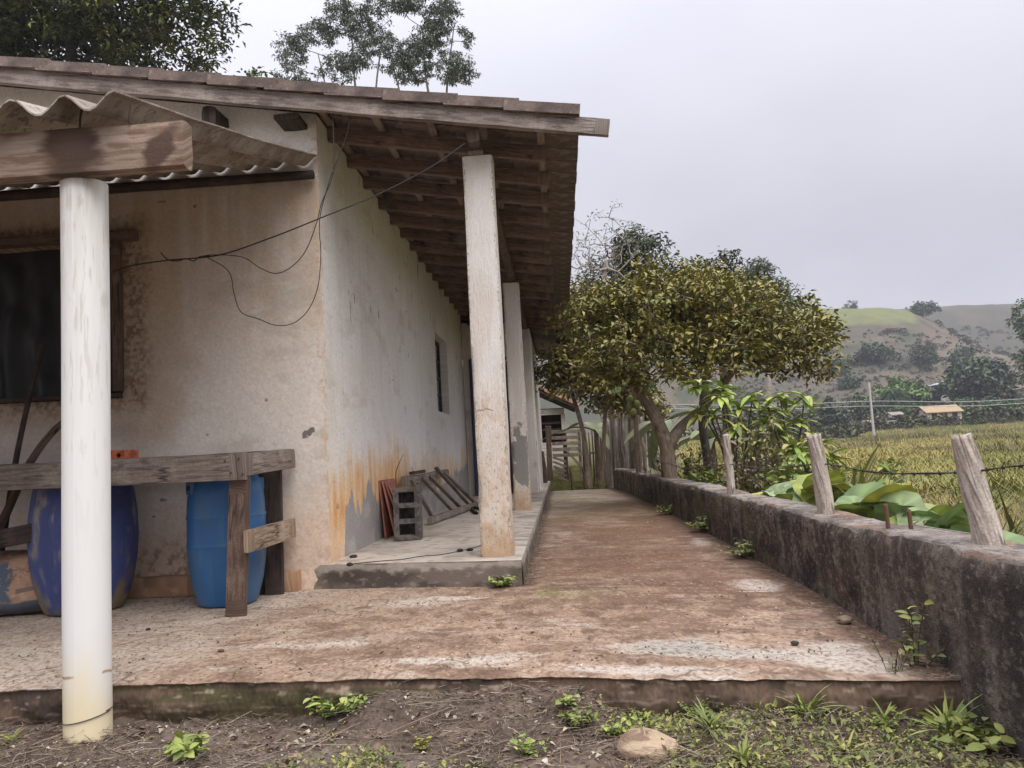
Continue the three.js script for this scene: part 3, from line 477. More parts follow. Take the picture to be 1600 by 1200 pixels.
// ================================================================ LEAN-TO CANOPY
{
  const c = thing('canopy', 'corrugated fibre-cement canopy on a white pipe post in front of the wall', 'canopy');
  const fc = std({ map: tex(512, 512, (u, v, o) => { const f = fbm(u * 6, v * 6, 5, 6), g = fbm(u * 60, v * 60, 2, 60); set(o, C(158, 148, 138)); mixc(o, C(124, 112, 103), sst(0.42, 0.65, f) * 0.8); mixc(o, C(186, 176, 166), sst(0.6, 0.75, fbm(u * 11 + 3, v * 5, 4, 11)) * 0.6); mixc(o, C(92, 84, 76), sst(0.62, 0.74, g) * 0.5); }), bumpMap: gritRep(2), bumpScale: 0.003 });
  const zf = -2.44, zb = -4.70, yf = 1.972, yb = 2.615, pitch = 0.177;
  for (let i = 0; i < 4; i++) {
    const xr = -1.395 - i * 0.885, xl = xr - 0.93, n = 44, m = 24, P = [], U = [], I = [];
    for (const t of [0, 1]) for (let b = 0; b <= m; b++) for (let a = 0; a <= n; a++) { const x = mix(xl, xr, a / n), v = b / m, z = mix(zf + (i % 2) * 0.02, zb, v), ph = ((x + 1.395) / pitch) * Math.PI * 2; P.push(x, mix(yf, yb, v) + 0.030 * Math.cos(ph) - 0.004 * i + (t ? -0.007 : 0) - 0.012 * Math.sin(v * Math.PI) + (fbm(x * 3, z * 3, 2) - 0.5) * 0.006, z + (b === 0 ? (n2(x * 40, i) - 0.5) * 0.012 : 0)); U.push(x * 1.1, z * 1.1); }
    const S = (n + 1) * (m + 1); for (let t = 0; t < 2; t++) for (let b = 0; b < m; b++) for (let a = 0; a < n; a++) { const q = t * S + b * (n + 1) + a; I.push(q, q + 1, q + n + 2, q, q + n + 2, q + n + 1); }
    for (let a = 0; a < n; a++) for (const b of [0, m]) { const q = b * (n + 1) + a; I.push(q, q + 1, q + 1 + S, q, q + 1 + S, q + S); } for (let b = 0; b < m; b++) for (const a of [0, n]) { const q = b * (n + 1) + a; I.push(q, q + n + 1, q + n + 1 + S, q, q + n + 1 + S, q + S); }
    mesh('roof_sheet', geoFrom(P, I, U).toNonIndexed(), fc, c).geometry.computeVertexNormals();
  }
  c.children.forEach((m) => { const g = geoFrom(m.geometry.attributes.position.array, null, m.geometry.attributes.uv.array); m.geometry = g; });
  beam('beam', [-5.0, 1.858, -2.58], [-1.212, 1.853, -2.58], 0.165, 0.075, M.canopyBeam, c, 91, 0.004);
  { const bm = c.children.find((q) => q.name === 'beam'), p = bm.geometry.attributes.position, uv = bm.geometry.attributes.uv; for (let i = 0; i < p.count; i++) uv.setXY(i, (p.getX(i) + 1.894) / 3.788, p.getY(i) / 0.33 + 0.5 + p.getZ(i) * 2); bm.material = std({ bumpMap: gritRep(12, 1), bumpScale: 0.003, map: tex(1024, 128, (u, v, o) => { const x = -5 + u * 3.788, y = (v - 0.5) * 0.33, f = fbm(x * 9, y * 30, 5), g = fbm(x * 5, y * 120, 4); set(o, C(158, 138, 122)); mixc(o, C(112, 90, 76), sst(0.4, 0.7, g) * 0.7); mixc(o, C(182, 166, 152), sst(0.5, 0.75, fbm(x * 4 + 9, y * 20, 4)) * 0.5); const q = Math.min(Math.hypot((x + 1.61) / 0.11, (y - 0.01) / 0.1), Math.hypot((x + 1.30 - y * 0.5) / 0.045, y / 0.1)) + (f - 0.5) * 1.3; mixc(o, C(72, 54, 45), (1 - sst(0.6, 1.2, q)) * 0.8); mixc(o, C(96, 66, 52), sst(0.55, 0.7, f) * 0.4); }, { wrap: false }) }); }
  for (const x of [-1.40, -1.575, -1.93, -2.28]) mesh('hook_bolt', tube([[x, 1.93, -2.54], [x, 1.96, -2.54], [x + 0.004, 2.0, -2.545]], 0.004, 6), M.rustWire, c);
  mesh('wall_beam', limb([[-5.0, 2.525, -4.655, 0.032], [-4, 2.52, -4.655, 0.031], [-3, 2.515, -4.655, 0.033], [-2, 2.508, -4.655, 0.03], [-1.41, 2.505, -4.655, 0.028]], 10, 0.08, 4, 8), M.darkWood, c);
  const pm = std({ roughness: 0.5, map: tex(256, 1024, (u, v, o) => { const y = v * 1.92, f = fbm(u * 6, y * 5, 5, 0), st = fbm(u * 14, y * 1.6, 4); set(o, C(226, 224, 220)); mixc(o, C(196, 188, 174), sst(0.4, 0.75, 0.5 * st + 0.5 * fbm(u * 40, y * 7, 4)) * sst(0.9, 1.9, y + (f - 0.5) * 0.7) * 0.5); mixc(o, C(166, 156, 142), sst(0.58, 0.72, fbm(u * 50, y * 12 + 5, 5)) * sst(0.5, 1.6, y) * 0.32); mixc(o, C(222, 206, 168), (1 - sst(0.06, 0.36, y + (f - 0.5) * 0.25)) * 0.9); mixc(o, C(150, 118, 84), (1 - sst(0, 0.007, Math.abs(y - 0.25 - Math.sin(u * 6.28 + 0.5) * 0.012 + (f - 0.5) * 0.03))) * sst(0.4, 0.5, fbm(u * 9, 2, 2)) * 0.8); mixc(o, C(140, 112, 84), (1 - sst(0.0, 0.06, y + (f - 0.5) * 0.07)) * 0.6); }) });
  const pg = new THREE.CylinderGeometry(0.0765, 0.0745, 1.95, 40, 24, true); { const p = pg.attributes.position; for (let i = 0; i < p.count; i++) { const y = p.getY(i); p.setX(i, p.getX(i) + 0.004 * Math.sin(y * 2.3) + y * -0.004); } pg.computeVertexNormals(); }
  const post = mesh('post', pg, pm, c); post.position.set(-1.632, 0.80, -2.655);
  mesh('binding_wire', tube(Array.from({ length: 26 }, (_, i) => { const a = i / 24 * 6.283; return [-1.632 + 0.078 * Math.cos(a), -0.055 + 0.014 * Math.sin(a * 1 + 2) + i * 0.0002, -2.655 + 0.078 * Math.sin(a)]; }), 0.0018, 80, 4), M.wire, post).position.set(1.632, -0.80, 2.655);
}

// ================================================================ RETAINING WALL
const wallTop = (z) => 0.362 + 0.018 * sst(-3.35, -3.25, z) + (fbm(z * 1.5, 4, 3) - 0.5) * 0.03;
{
  const z0 = -14.8, z1 = -0.4, prof = []; for (let i = 0; i <= 14; i++) prof.push([0, i / 14]); for (let i = 1; i <= 7; i++) prof.push([i / 7, 1]); for (let i = 1; i <= 4; i++) prof.push([1, 1 - i / 4]);
  const nz = 520, P = [], U = [], I = [], np = prof.length, T = 0.24;
  for (let j = 0; j <= nz; j++) {
    const z = mix(z1, z0, Math.pow(j / nz, 1.25)); let arc = 0, last = null;
    for (const [a, b] of prof) {
      const ht = wallTop(z), face = a === 0, rn = b === 1 && (a === 0 || a === 1) ? 0.012 : 0;
      let x = wallX(z) + a * T, y = mix(-0.3, ht, b);
      const r = (n3(z * 3, y * 4, 2) - 0.5) * 0.03 + (n3(z * 17, y * 19 + a * 7, 5) - 0.5) * 0.016 + (n3(z * 55, y * 60 + a * 20, 9) - 0.5) * 0.006;
      if (b < 1) x += (face ? -1 : 1) * r; else y += r * 0.7; if (rn) { x += (face ? 1 : -1) * rn * (0.4 + n2(z * 12, 3)); y -= rn * (0.3 + n2(z * 9, 8)); }
      if (last) arc += Math.hypot(x - last[0], y - last[1]); last = [x, y]; P.push(x, y, z); U.push(-z / 15, (b < 1 ? y + 0.3 : a === 0 ? 0.66 : 0.68 + a * 0.24 + (1 - b) * 0.3) / 1.3);
    }
  }
  for (let j = 0; j < nz; j++) for (let i = 0; i < np - 1; i++) { const a = j * np + i, b = a + 1, c = a + np, d = c + 1; I.push(a, b, d, a, d, c); }
  const map = tex(2048, 512, (u, v, o) => {
    const z = u * 15, s = v * 1.3, top = sst(0.655, 0.665, s + (fbm(z * 9, 3, 3) - 0.5) * 0.03), f = fbm(z * 5, s * 5, 5), g = fbm(z * 26, s * 26, 4), dr = fbm(z * 12, s * 1.6, 4), sp = n2(z * 90, s * 110);
    set(o, C(106, 94, 85)); mixc(o, C(62, 52, 46), sst(0.40, 0.64, dr) * 0.85); mixc(o, C(84, 64, 54), sst(0.5, 0.68, fbm(z * 2.3 + 4, s * 2.6, 4)) * 0.75); mixc(o, C(148, 136, 124), sst(0.56, 0.7, g) * 0.5); mixc(o, C(38, 31, 28), sst(0.52, 0.70, f) * 0.85); mixc(o, C(164, 152, 138), sst(0.60, 0.72, fbm(z * 60, s * 70, 4)) * 0.5); mixc(o, C(34, 28, 25), sst(0.58, 0.74, fbm(z * 48 + 9, s * 60, 4)) * 0.6);
    mixc(o, C(96, 94, 56), sst(0.55, 0.68, fbm(z * 4 + 9, s * 6, 5)) * sst(3.0, 4.2, z) * 0.65); mixc(o, C(128, 126, 116), sst(0.62, 0.72, fbm(z * 7 + 2, s * 3 + 8, 4)) * (1 - sst(0.35, 0.55, s)) * 0.5);
    const t = C(160, 150, 141); mixc(t, C(108, 98, 90), sst(0.42, 0.62, f) * 0.8); mixc(t, C(138, 96, 72), sst(0.6, 0.72, fbm(z * 3, s * 8 + 9, 4)) * 0.5); mixc(t, C(84, 76, 70), sst(0.55, 0.7, g) * 0.6); mixc(o, t, top);
    mixc(o, C(184, 176, 166), sst(0.88, 0.95, sp) * 0.4); mixc(o, C(30, 25, 23), (1 - sst(0.06, 0.14, sp)) * 0.5);
    if (z < 3.3 + (f - 0.5) * 0.2) mixc(o, C(112, 100, 92), 0.22);
    const gk = 0.74 + 0.3 * n2(z * 130, s * 300) + 0.24 * fbm(z * 40, s * 40, 3); o[0] *= gk; o[1] *= gk; o[2] *= gk;
  }, { wrap: false });
  const w = thing('retaining_wall', 'low mould-blackened concrete wall along the right side of the path', 'wall');
  mesh('wall_body', geoFrom(P, I, U), std({ map, bumpMap: gritRep(45, 4), bumpScale: 0.014, roughness: 1 }), w);
  const e = new THREE.PlaneGeometry(T, 0.68, 3, 6); e.rotateY(Math.PI); e.translate(wallX(z0) + T / 2, 0.02, z0 + 0.002); mesh('wall_end', boxUV(e, 0.1), w.children[0].material, w);
  for (const [x, z, h] of [[1.235, -3.16, 0.10], [1.27, -3.04, 0.085]]) mesh('iron_stub', limb([[x, 0.33, z, 0.0085], [x - 0.001, 0.37 + h * 0.5, z, 0.008], [x - 0.003, 0.37 + h, z, 0.0085]], 8, 0.1, z, 4), M.rust, w);
  mesh('tie_wire', tube([[1.27, 0.40, -3.03], [1.29, 0.42, -3.01], [1.265, 0.41, -3.05], [1.285, 0.40, -3.03], [1.33, 0.392, -2.9], [1.38, 0.385, -2.72], [1.36, 0.38, -2.62]], 0.0022, 60, 4), std({ color: 0x9a9790, metalness: 0.4, roughness: 0.6 }), w);
}
console.log('canopy, wall done');

// ================================================================ THINGS UNDER THE CANOPY
{
  const b = thing('workbench', 'weathered timber workbench with heavy apron boards under the canopy', 'workbench');
  beam('apron', [-3.9, 0.765, -3.95], [-1.583, 0.748, -3.95], 0.138, 0.04, M.greyWood, b, 101, 0.006);
  beam('apron', [-1.60, 0.755, -3.935], [-1.592, 0.782, -4.66], 0.115, 0.035, M.greyWood, b, 102, 0.006);
  beam('apron', [-3.9, 0.78, -4.62], [-1.64, 0.785, -4.62], 0.10, 0.035, M.darkWood, b, 103, 0.005);
  const zs = [-4.03, -4.17, -4.31, -4.45]; zs.forEach((z, i) => beam('top_plank', [-3.9, 0.80 + 0.004 * (i % 2), z], [-1.63 - 0.01 * i, 0.797, z], 0.02, 0.125, M.greyWood, b, 104 + i, 0.004));
  beam('leg', [-1.678, -0.005, -3.985], [-1.640, 0.70, -3.985], 0.105, 0.045, M.brownWood, b, 110, 0.004, [1, 0, 0]);
  beam('leg', [-1.70, -0.005, -4.60], [-1.695, 0.75, -4.60], 0.105, 0.05, M.darkWood, b, 111, 0.004, [1, 0, 0]);
  beam('leg', [-1.79, -0.005, -4.64], [-1.785, 0.75, -4.64], 0.05, 0.05, M.darkWood, b, 112, 0.004, [1, 0, 0]);
  beam('leg', [-3.72, -0.005, -3.99], [-3.72, 0.70, -3.99], 0.10, 0.045, M.brownWood, b, 113, 0.004, [1, 0, 0]);
  beam('leg', [-3.72, -0.005, -4.6], [-3.72, 0.74, -4.6], 0.10, 0.045, M.darkWood, b, 114, 0.004, [1, 0, 0]);
  beam('brace', [-1.598, 0.372, -3.935], [-1.60, 0.372, -4.66], 0.115, 0.03, M.tanWood, b, 115, 0.004);
  beam('brace', [-3.66, 0.34, -4.10], [-2.72, 0.475, -4.16], 0.10, 0.03, M.darkWood, b, 116, 0.004);
  for (const [x, y] of [[-1.62, 0.79], [-1.66, 0.72], [-1.60, 0.71], [-1.69, 0.78]]) { const m = mesh('nail', new THREE.CylinderGeometry(0.005, 0.005, 0.012, 8), M.rust, b); m.rotation.x = Math.PI / 2; m.position.set(x, y, -3.927); }
}
function barrel(name, label, pos, prof, mat, bands) {
  const t = thing(name, label, 'barrel', pos, 'plastic barrels under the workbench');
  mesh('body', new THREE.LatheGeometry(prof.map((p) => new THREE.Vector2(...p)), 56), mat, t);
  const H = prof[prof.length - 1][1], R = prof[prof.length - 1][0];
  mesh('lid', new THREE.LatheGeometry([[0, H - 0.01], [R * 0.8, H - 0.01], [R * 0.82, H + 0.012], [R + 0.008, H + 0.014], [R + 0.012, H - 0.012], [R + 0.004, H - 0.016]].map((p) => new THREE.Vector2(...p)), 48), mat, t);
  return t;
}
{
  const dirt = (base, dark, pale, lo) => tex(1024, 512, (u, v, o) => { const f = fbm(u * 9, v * 6, 5), dr = fbm(u * 40, v * 3, 4), g = n2(u * 300, v * 200); set(o, base); mixc(o, dark, sst(0.4, 0.65, fbm(u * 5 + 3, v * 4, 4)) * 0.6); mixc(o, pale, sst(0.5, 0.75, 0.4 * dr + 0.6 * fbm(u * 30, v * 16, 5)) * lo); mixc(o, C(116, 106, 98), sst(0.38, 0.62, f + (0.28 - v) * lo * 0.9) * lo); mixc(o, pale, sst(0.8, 0.95, g) * 0.15); });
  const m1 = std({ roughness: 0.42, map: dirt(C(48, 100, 150), C(38, 84, 132), C(86, 128, 166), 0.22) }), m2 = std({ roughness: 0.65, map: dirt(C(66, 78, 134), C(54, 60, 104), C(124, 120, 126), 1.2) });
  const p1 = [[0, 0.012], [0.13, 0.012], [0.148, 0.0], [0.158, 0.012], [0.172, 0.06], [0.19, 0.13], [0.203, 0.22], [0.209, 0.30], [0.209, 0.318], [0.2125, 0.322], [0.2125, 0.336], [0.209, 0.34], [0.209, 0.47], [0.2125, 0.474], [0.2125, 0.488], [0.2085, 0.492], [0.206, 0.56], [0.2, 0.62], [0.188, 0.67], [0.168, 0.70], [0.15, 0.712], [0.15, 0.722]];
  const t1 = barrel('plastic_barrel', 'clean bright blue plastic barrel behind the front bench leg', [-1.885, 0, -4.385], p1, m1);
  for (const a of [2.35, -0.8]) { const h = mesh('handle', new RoundedBoxGeometry(0.085, 0.075, 0.04, 3, 0.012), m1, t1); h.position.set(0.19 * Math.cos(a), 0.645, 0.19 * Math.sin(a)); h.rotation.y = -a + Math.PI / 2; const s = mesh('grip_slot', new RoundedBoxGeometry(0.05, 0.03, 0.02, 2, 0.006), M.black, h); s.position.z = 0.0125; }
  const p2 = [[0, 0.014], [0.17, 0.014], [0.185, 0.0], [0.2, 0.014], [0.225, 0.07], [0.25, 0.16], [0.27, 0.28], [0.2775, 0.40], [0.274, 0.52], [0.262, 0.62], [0.247, 0.70], [0.247, 0.712], [0.255, 0.718], [0.255, 0.74]];
  barrel('plastic_barrel', 'large grimy dark-blue plastic barrel beside the white post', [-2.70, 0, -4.37], p2, m2);
}
{ // cement bag
  const g = new THREE.BoxGeometry(0.56, 0.36, 0.20, 30, 22, 12), p = g.attributes.position;
  for (let i = 0; i < p.count; i++) {
    let x = p.getX(i) / 0.28, y = p.getY(i) / 0.18, z = p.getZ(i) / 0.10; const k = 1 - 0.10 * (x * x + y * y) * 0.5, th = Math.sqrt(Math.max(0.06, (1 - Math.pow(Math.abs(x), 5)) * (1 - Math.pow(Math.abs(y), 5))));
    const f = (n3(x * 2.2 + 4, y * 2.2, z * 2) - 0.5), f2 = (n3(x * 7 + 4, y * 6, z * 5) - 0.5);
    p.setXYZ(i, x * 0.28 * k * (1 + 0.10 * f) + f2 * 0.014, y * 0.18 * k * (1 - 0.09 * Math.max(0, x) * Math.max(0, y)) + f * 0.03 + f2 * 0.012, z * 0.10 * th + f * 0.05 + f2 * 0.02);
  }
  g.computeVertexNormals();
  const map = tex(512, 384, (u, v, o) => {
    const f = fbm(u * 6, v * 5, 5), g = fbm(u * 22, v * 22, 3); set(o, C(164, 132, 108)); mixc(o, C(132, 104, 86), sst(0.45, 0.65, f) * 0.8); mixc(o, C(190, 160, 136), sst(0.6, 0.72, g) * 0.5);
    const b = sst(0.0, 0.03, 0.62 - u + (f - 0.5) * 0.14) * sst(0.12, 0.2, v) * (1 - sst(0.76, 0.84, v + (f - 0.5) * 0.2)); mixc(o, C(72, 88, 108), b * 0.9 * sst(0.3, 0.45, g)); mixc(o, C(70, 84, 102), sst(0.0, 0.02, 0.16 - v + (f - 0.5) * 0.06) * 0.8);
    if (u > 0.76 && u < 0.86 && v > 0.58 && v < 0.76) mixc(o, C(92, 70, 58), (Math.floor(v * 60) % 3 !== 0 && n2(u * 90, Math.floor(v * 60)) > 0.35) ? 0.7 : 0);
    if (v > 0.30 && v < 0.37 && u > 0.66 && u < 0.96) mixc(o, C(96, 88, 84), 0.7);
  });
  const m = mesh('cement_bag', g, std({ map, roughness: 0.85, bumpMap: gritRep(1), bumpScale: 0.002 })); m.position.set(-3.09, 0.178, -4.30); m.rotation.set(-0.18, 0.12, 0.06); tag(m, 'crumpled brown paper cement bag with blue print at the left edge', 'bag');
}
tag(mesh('tool_handle', limb([[-3.245, 0.0, -4.38, 0.017], [-3.20, 0.9, -4.52, 0.0165], [-3.14, 1.56, -4.66, 0.015]], 8, 0.06, 3, 8), M.darkWood), 'straight dark wooden handle leaning across the black window', 'handle');
tag(mesh('bent_branch', limb([[-3.27, 0.0, -4.36, 0.028], [-3.25, 0.42, -4.42, 0.026], [-3.20, 0.6, -4.46, 0.024], [-3.10, 0.85, -4.50, 0.022], [-2.98, 1.04, -4.56, 0.02], [-2.90, 1.14, -4.68, 0.018]], 9, 0.1, 5, 8), M.brownWood), 'curved brown branch leaning on the wall behind the white post', 'branch');
{ // brick on the bench
  const s = new THREE.Shape([[-0.06, 0], [0.06, 0], [0.06, 0.055], [-0.06, 0.055]].map((q) => new THREE.Vector2(...q))); for (const x of [-0.03, 0.03]) { const h = new THREE.Path(); h.absarc(x, 0.027, 0.015, 0, 6.283); s.holes.push(h); }
  const m = mesh('clay_brick', boxUV(new THREE.ExtrudeGeometry(s, { depth: 0.18, bevelEnabled: true, bevelSize: 0.003, bevelThickness: 0.003, bevelSegments: 1 }), 4), std({ map: tex(128, 128, (u, v, o) => { set(o, C(196, 104, 66)); mixc(o, C(150, 78, 52), sst(0.4, 0.65, fbm(u * 8, v * 8, 4))); }) })); m.position.set(-2.44, 0.815, -4.36); m.rotation.y = 0.1; tag(m, 'small orange clay brick lying on the bench top', 'brick');
}

// ================================================================ THINGS ON THE PORCH
{
  const cm = std({ map: tex(256, 256, (u, v, o) => { const f = fbm(u * 7, v * 7, 5), g = n2(u * 120, v * 120); set(o, C(122, 116, 110)); mixc(o, C(86, 80, 76), sst(0.4, 0.65, f)); mixc(o, C(160, 152, 144), sst(0.75, 0.9, g) * 0.5); }), bumpMap: gritRep(2), bumpScale: 0.008 });
  const s = new THREE.Shape([[-0.095, 0], [0.095, 0], [0.095, 0.375], [-0.095, 0.375]].map((q) => new THREE.Vector2(...q)));
  for (let i = 0; i < 3; i++) { const y0 = 0.03 + i * 0.1165, y1 = y0 + 0.088; s.holes.push(new THREE.Path([[-0.062, y0], [-0.062, y1], [0.062, y1], [0.062, y0]].map((q) => new THREE.Vector2(...q)))); }
  const g = boxUV(new THREE.ExtrudeGeometry(s, { depth: 0.135, bevelEnabled: true, bevelSize: 0.004, bevelThickness: 0.004, bevelSegments: 2 }), 4);
  const blk = thing('concrete_block', 'grey concrete block on end with three dark cells facing out', 'block', [-1.165, 0.147, -5.98]);
  mesh('shell', g, cm, blk); const bk = mesh('cell_back', new THREE.BoxGeometry(0.17, 0.36, 0.012), cm, blk); bk.position.set(0, 0.188, 0.004); blk.rotation.set(-0.03, 0.06, 0);
  // leaning ceramic tiles
  const tilem = [C(150, 92, 74), C(168, 108, 86), C(142, 86, 72)].map((c, i) => std({ roughness: 0.6, map: tex(128, 128, (u, v, o) => { set(o, c); mixc(o, [c[0] * 0.8, c[1] * 0.8, c[2] * 0.8], sst(0.4, 0.7, fbm(u * 4 + i * 9, v * 4, 4)) * 0.7); mixc(o, C(196, 168, 148), sst(0.62, 0.75, fbm(u * 9 + i * 5, v * 9, 4)) * 0.4); }) }));
  const lb = ['flat against the white wall', 'second from the white wall', 'third from the white wall', 'outermost, nearest the concrete block'];
  for (let i = 0; i < 4; i++) { const tg = boxUV(new RoundedBoxGeometry(0.44, 0.44, 0.010, 1, 0.002), 3); tg.rotateY(Math.PI / 2); const m = mesh('floor_tile', tg, tilem[i % 3]), lean = 0.08 + i * 0.12; m.rotation.set(0, 0.04 * i - 0.05, lean * 1.0); m.position.set(-1.385 + i * 0.008 + 0.22 * Math.sin(lean), 0.150 + 0.22 * Math.cos(lean), -6.24 - 0.03 * i); tag(m, 'terracotta-brown floor tile leaning in the stack, ' + lb[i], 'floor tile', 'brown tiles leaning by the block'); }
  // slatted rack
  const rk = thing('slatted_rack', 'broken grey wooden rack of five slats leaning against porch wall', 'rack');
  beam('rail', [-1.325, 0.555, -6.62], [-1.33, 0.56, -9.2], 0.075, 0.055, M.greyWood, rk, 121, 0.006); beam('rail', [-1.195, 0.185, -7.05], [-0.99, 0.185, -9.05], 0.065, 0.05, M.greyWood, rk, 122, 0.006);
  [[-6.80, -7.18], [-7.32, -7.95], [-7.75, -8.32], [-8.2, -8.72], [-8.75, -9.05]].forEach(([a, b2], i) => { const f = (b2 + 7.05) / -2.0; beam('slat', [-1.30, 0.60 - (i === 3 ? -0.04 : 0.03), a], [mix(-1.19, -0.985, clamp(f)), 0.19, b2], 0.04, 0.026, M.greyWood, rk, 123 + i, 0.003, [1, 0, 0]); });
  beam('loose_strip', [-1.30, 0.615, -6.85], [-1.32, 0.615, -7.6], 0.03, 0.04, M.darkWood, rk, 130, 0.004);
  tag(mesh('dry_twig', limb([[-1.33, 0.5, -6.35, 0.005], [-1.335, 0.62, -6.36, 0.004], [-1.32, 0.68, -6.37, 0.0035], [-1.27, 0.78, -6.38, 0.002]], 5, 0.1, 2, 4), M.darkBark), 'thin dry twig standing up from the leaning brown tiles', 'twig');
  tag(mesh('rubber_hose', tube([[-0.86, 0.16, -8.5], [-0.95, 0.165, -8.75], [-1.0, 0.17, -8.8], [-0.99, 0.165, -8.62], [-0.90, 0.16, -8.15], [-0.88, 0.158, -8.05]], 0.017, 40, 8), M.black), 'short bent piece of black hose on the porch floor', 'hose');
  tag(mesh('loose_wire', tube([[-1.28, 0.15, -4.62], [-1.07, 0.152, -4.69], [-0.98, 0.151, -4.72], [-0.87, 0.152, -4.83], [-0.78, 0.15, -4.86], [-0.6, 0.152, -5.12], [-0.55, 0.15, -5.3]], 0.0025, 60, 4), M.wire), 'thin dark wire snaking across the front of the porch floor', 'wire');
  const lump = (name, x, y, z, r, label, cat, mat, gr) => { const g = new THREE.IcosahedronGeometry(r, 2), p = g.attributes.position; for (let i = 0; i < p.count; i++) { const k = 0.7 + 0.6 * n3(p.getX(i) / r * 1.3 + x * 9, p.getY(i) / r * 1.3, p.getZ(i) / r * 1.3 + z * 7); p.setXYZ(i, p.getX(i) * k * 1.2, p.getY(i) * k * 0.6, p.getZ(i) * k); } g.computeVertexNormals(); const m = mesh(name, g, mat); m.position.set(x, y, z); tag(m, label, cat, gr); };
  lump('charred_scrap', -1.33, 0.152, -4.97, 0.02, 'black charred scrap lying at the foot of the porch wall', 'scrap', M.black); lump('charred_scrap', -1.255, 0.152, -4.60, 0.018, 'black charred scrap at the front left porch edge', 'scrap', M.black); lump('charred_scrap', -0.665, 0.153, -5.02, 0.019, 'left of two black scraps beside the front column', 'scrap', M.black); lump('charred_scrap', -0.605, 0.153, -5.04, 0.019, 'right of two black scraps beside the front column', 'scrap', M.black);
  lump('dung_pellet', -1.99, 0.006, -3.72, 0.011, 'small dark pellet on pale cement left of bench leg', 'pellet', M.black); lump('seed_pod', -1.42, 0.008, -3.22, 0.012, 'small reddish seed pod on the pale cement yard', 'seed pod', M.rust);
  const stone = std({ map: tex(128, 128, (u, v, o) => { set(o, C(176, 154, 128)); mixc(o, C(130, 108, 88), sst(0.4, 0.65, fbm(u * 6, v * 6, 4))); }), bumpMap: grit, bumpScale: 0.006 });
  lump('stone', 0.19, -0.105, -2.34, 0.075, 'flat tan stone in the foreground weeds', 'stone', stone); lump('stone', -0.83, -0.11, -2.36, 0.02, 'small round yellowish stone near the white post foot', 'stone', stone); lump('stone', 0.02, 0.004, -3.02, 0.016, 'grey pebble on bare cement at centre of the yard', 'stone', stone);
  lump('wood_chip', 1.085, 0.012, -3.3, 0.028, 'pale wood chip on the path at the wall foot', 'wood chip', M.tanWood); lump('pebble', 0.80, 0.008, -2.98, 0.012, 'dark pebble on pale cement near the wall', 'stone', M.darkBark);
}
// --- overhead wire with its two hanging loops
{
  const w = thing('house_cable', 'black cable drooping from the porch purlin to the front window', 'cable');
  mesh('main_cable', tube([[-2.66, 1.98, -4.62], [-2.48, 1.98, -4.52], [-2.27, 1.99, -4.50], [-1.95, 2.00, -4.50], [-1.64, 2.08, -4.50], [-1.33, 2.18, -4.50], [-0.95, 2.31, -4.50], [-0.64, 2.45, -4.50], [-0.455, 2.575, -4.52]], 0.0042, 80, 6), M.wire, w);
  mesh('small_loop', tube([[-2.05, 2.0, -4.5], [-2.00, 2.01, -4.52], [-1.82, 1.99, -4.55], [-1.72, 1.92, -4.55], [-1.63, 1.88, -4.55], [-1.55, 1.90, -4.55], [-1.45, 1.99, -4.55], [-1.36, 2.16, -4.52], [-1.32, 2.27, -4.5], [-1.25, 2.43, -4.50], [-1.235, 2.75, -4.5], [-1.24, 2.86, -4.50]], 0.0028, 100, 5), M.wire, w);
  mesh('large_loop', tube([[-2.03, 2.0, -4.5], [-1.91, 1.91, -4.55], [-1.88, 1.77, -4.55], [-1.84, 1.66, -4.55], [-1.73, 1.61, -4.55], [-1.64, 1.57, -4.55], [-1.54, 1.57, -4.55], [-1.45, 1.63, -4.55], [-1.38, 1.76, -4.55], [-1.35, 1.97, -4.55], [-1.35, 2.18, -4.55], [-1.28, 2.39, -4.52], [-1.15, 2.72, -4.52], [-1.14, 2.86, -4.52]], 0.0028, 110, 5), M.wire, w);
  mesh('twisted_joint', tube([[-2.30, 2.04, -4.5], [-2.25, 1.99, -4.49], [-2.2, 1.985, -4.51], [-2.14, 1.99, -4.49], [-2.1, 1.975, -4.5], [-2.06, 1.995, -4.49], [-2.0, 2.0, -4.5]], 0.0035, 60, 5), M.wire, w);
}
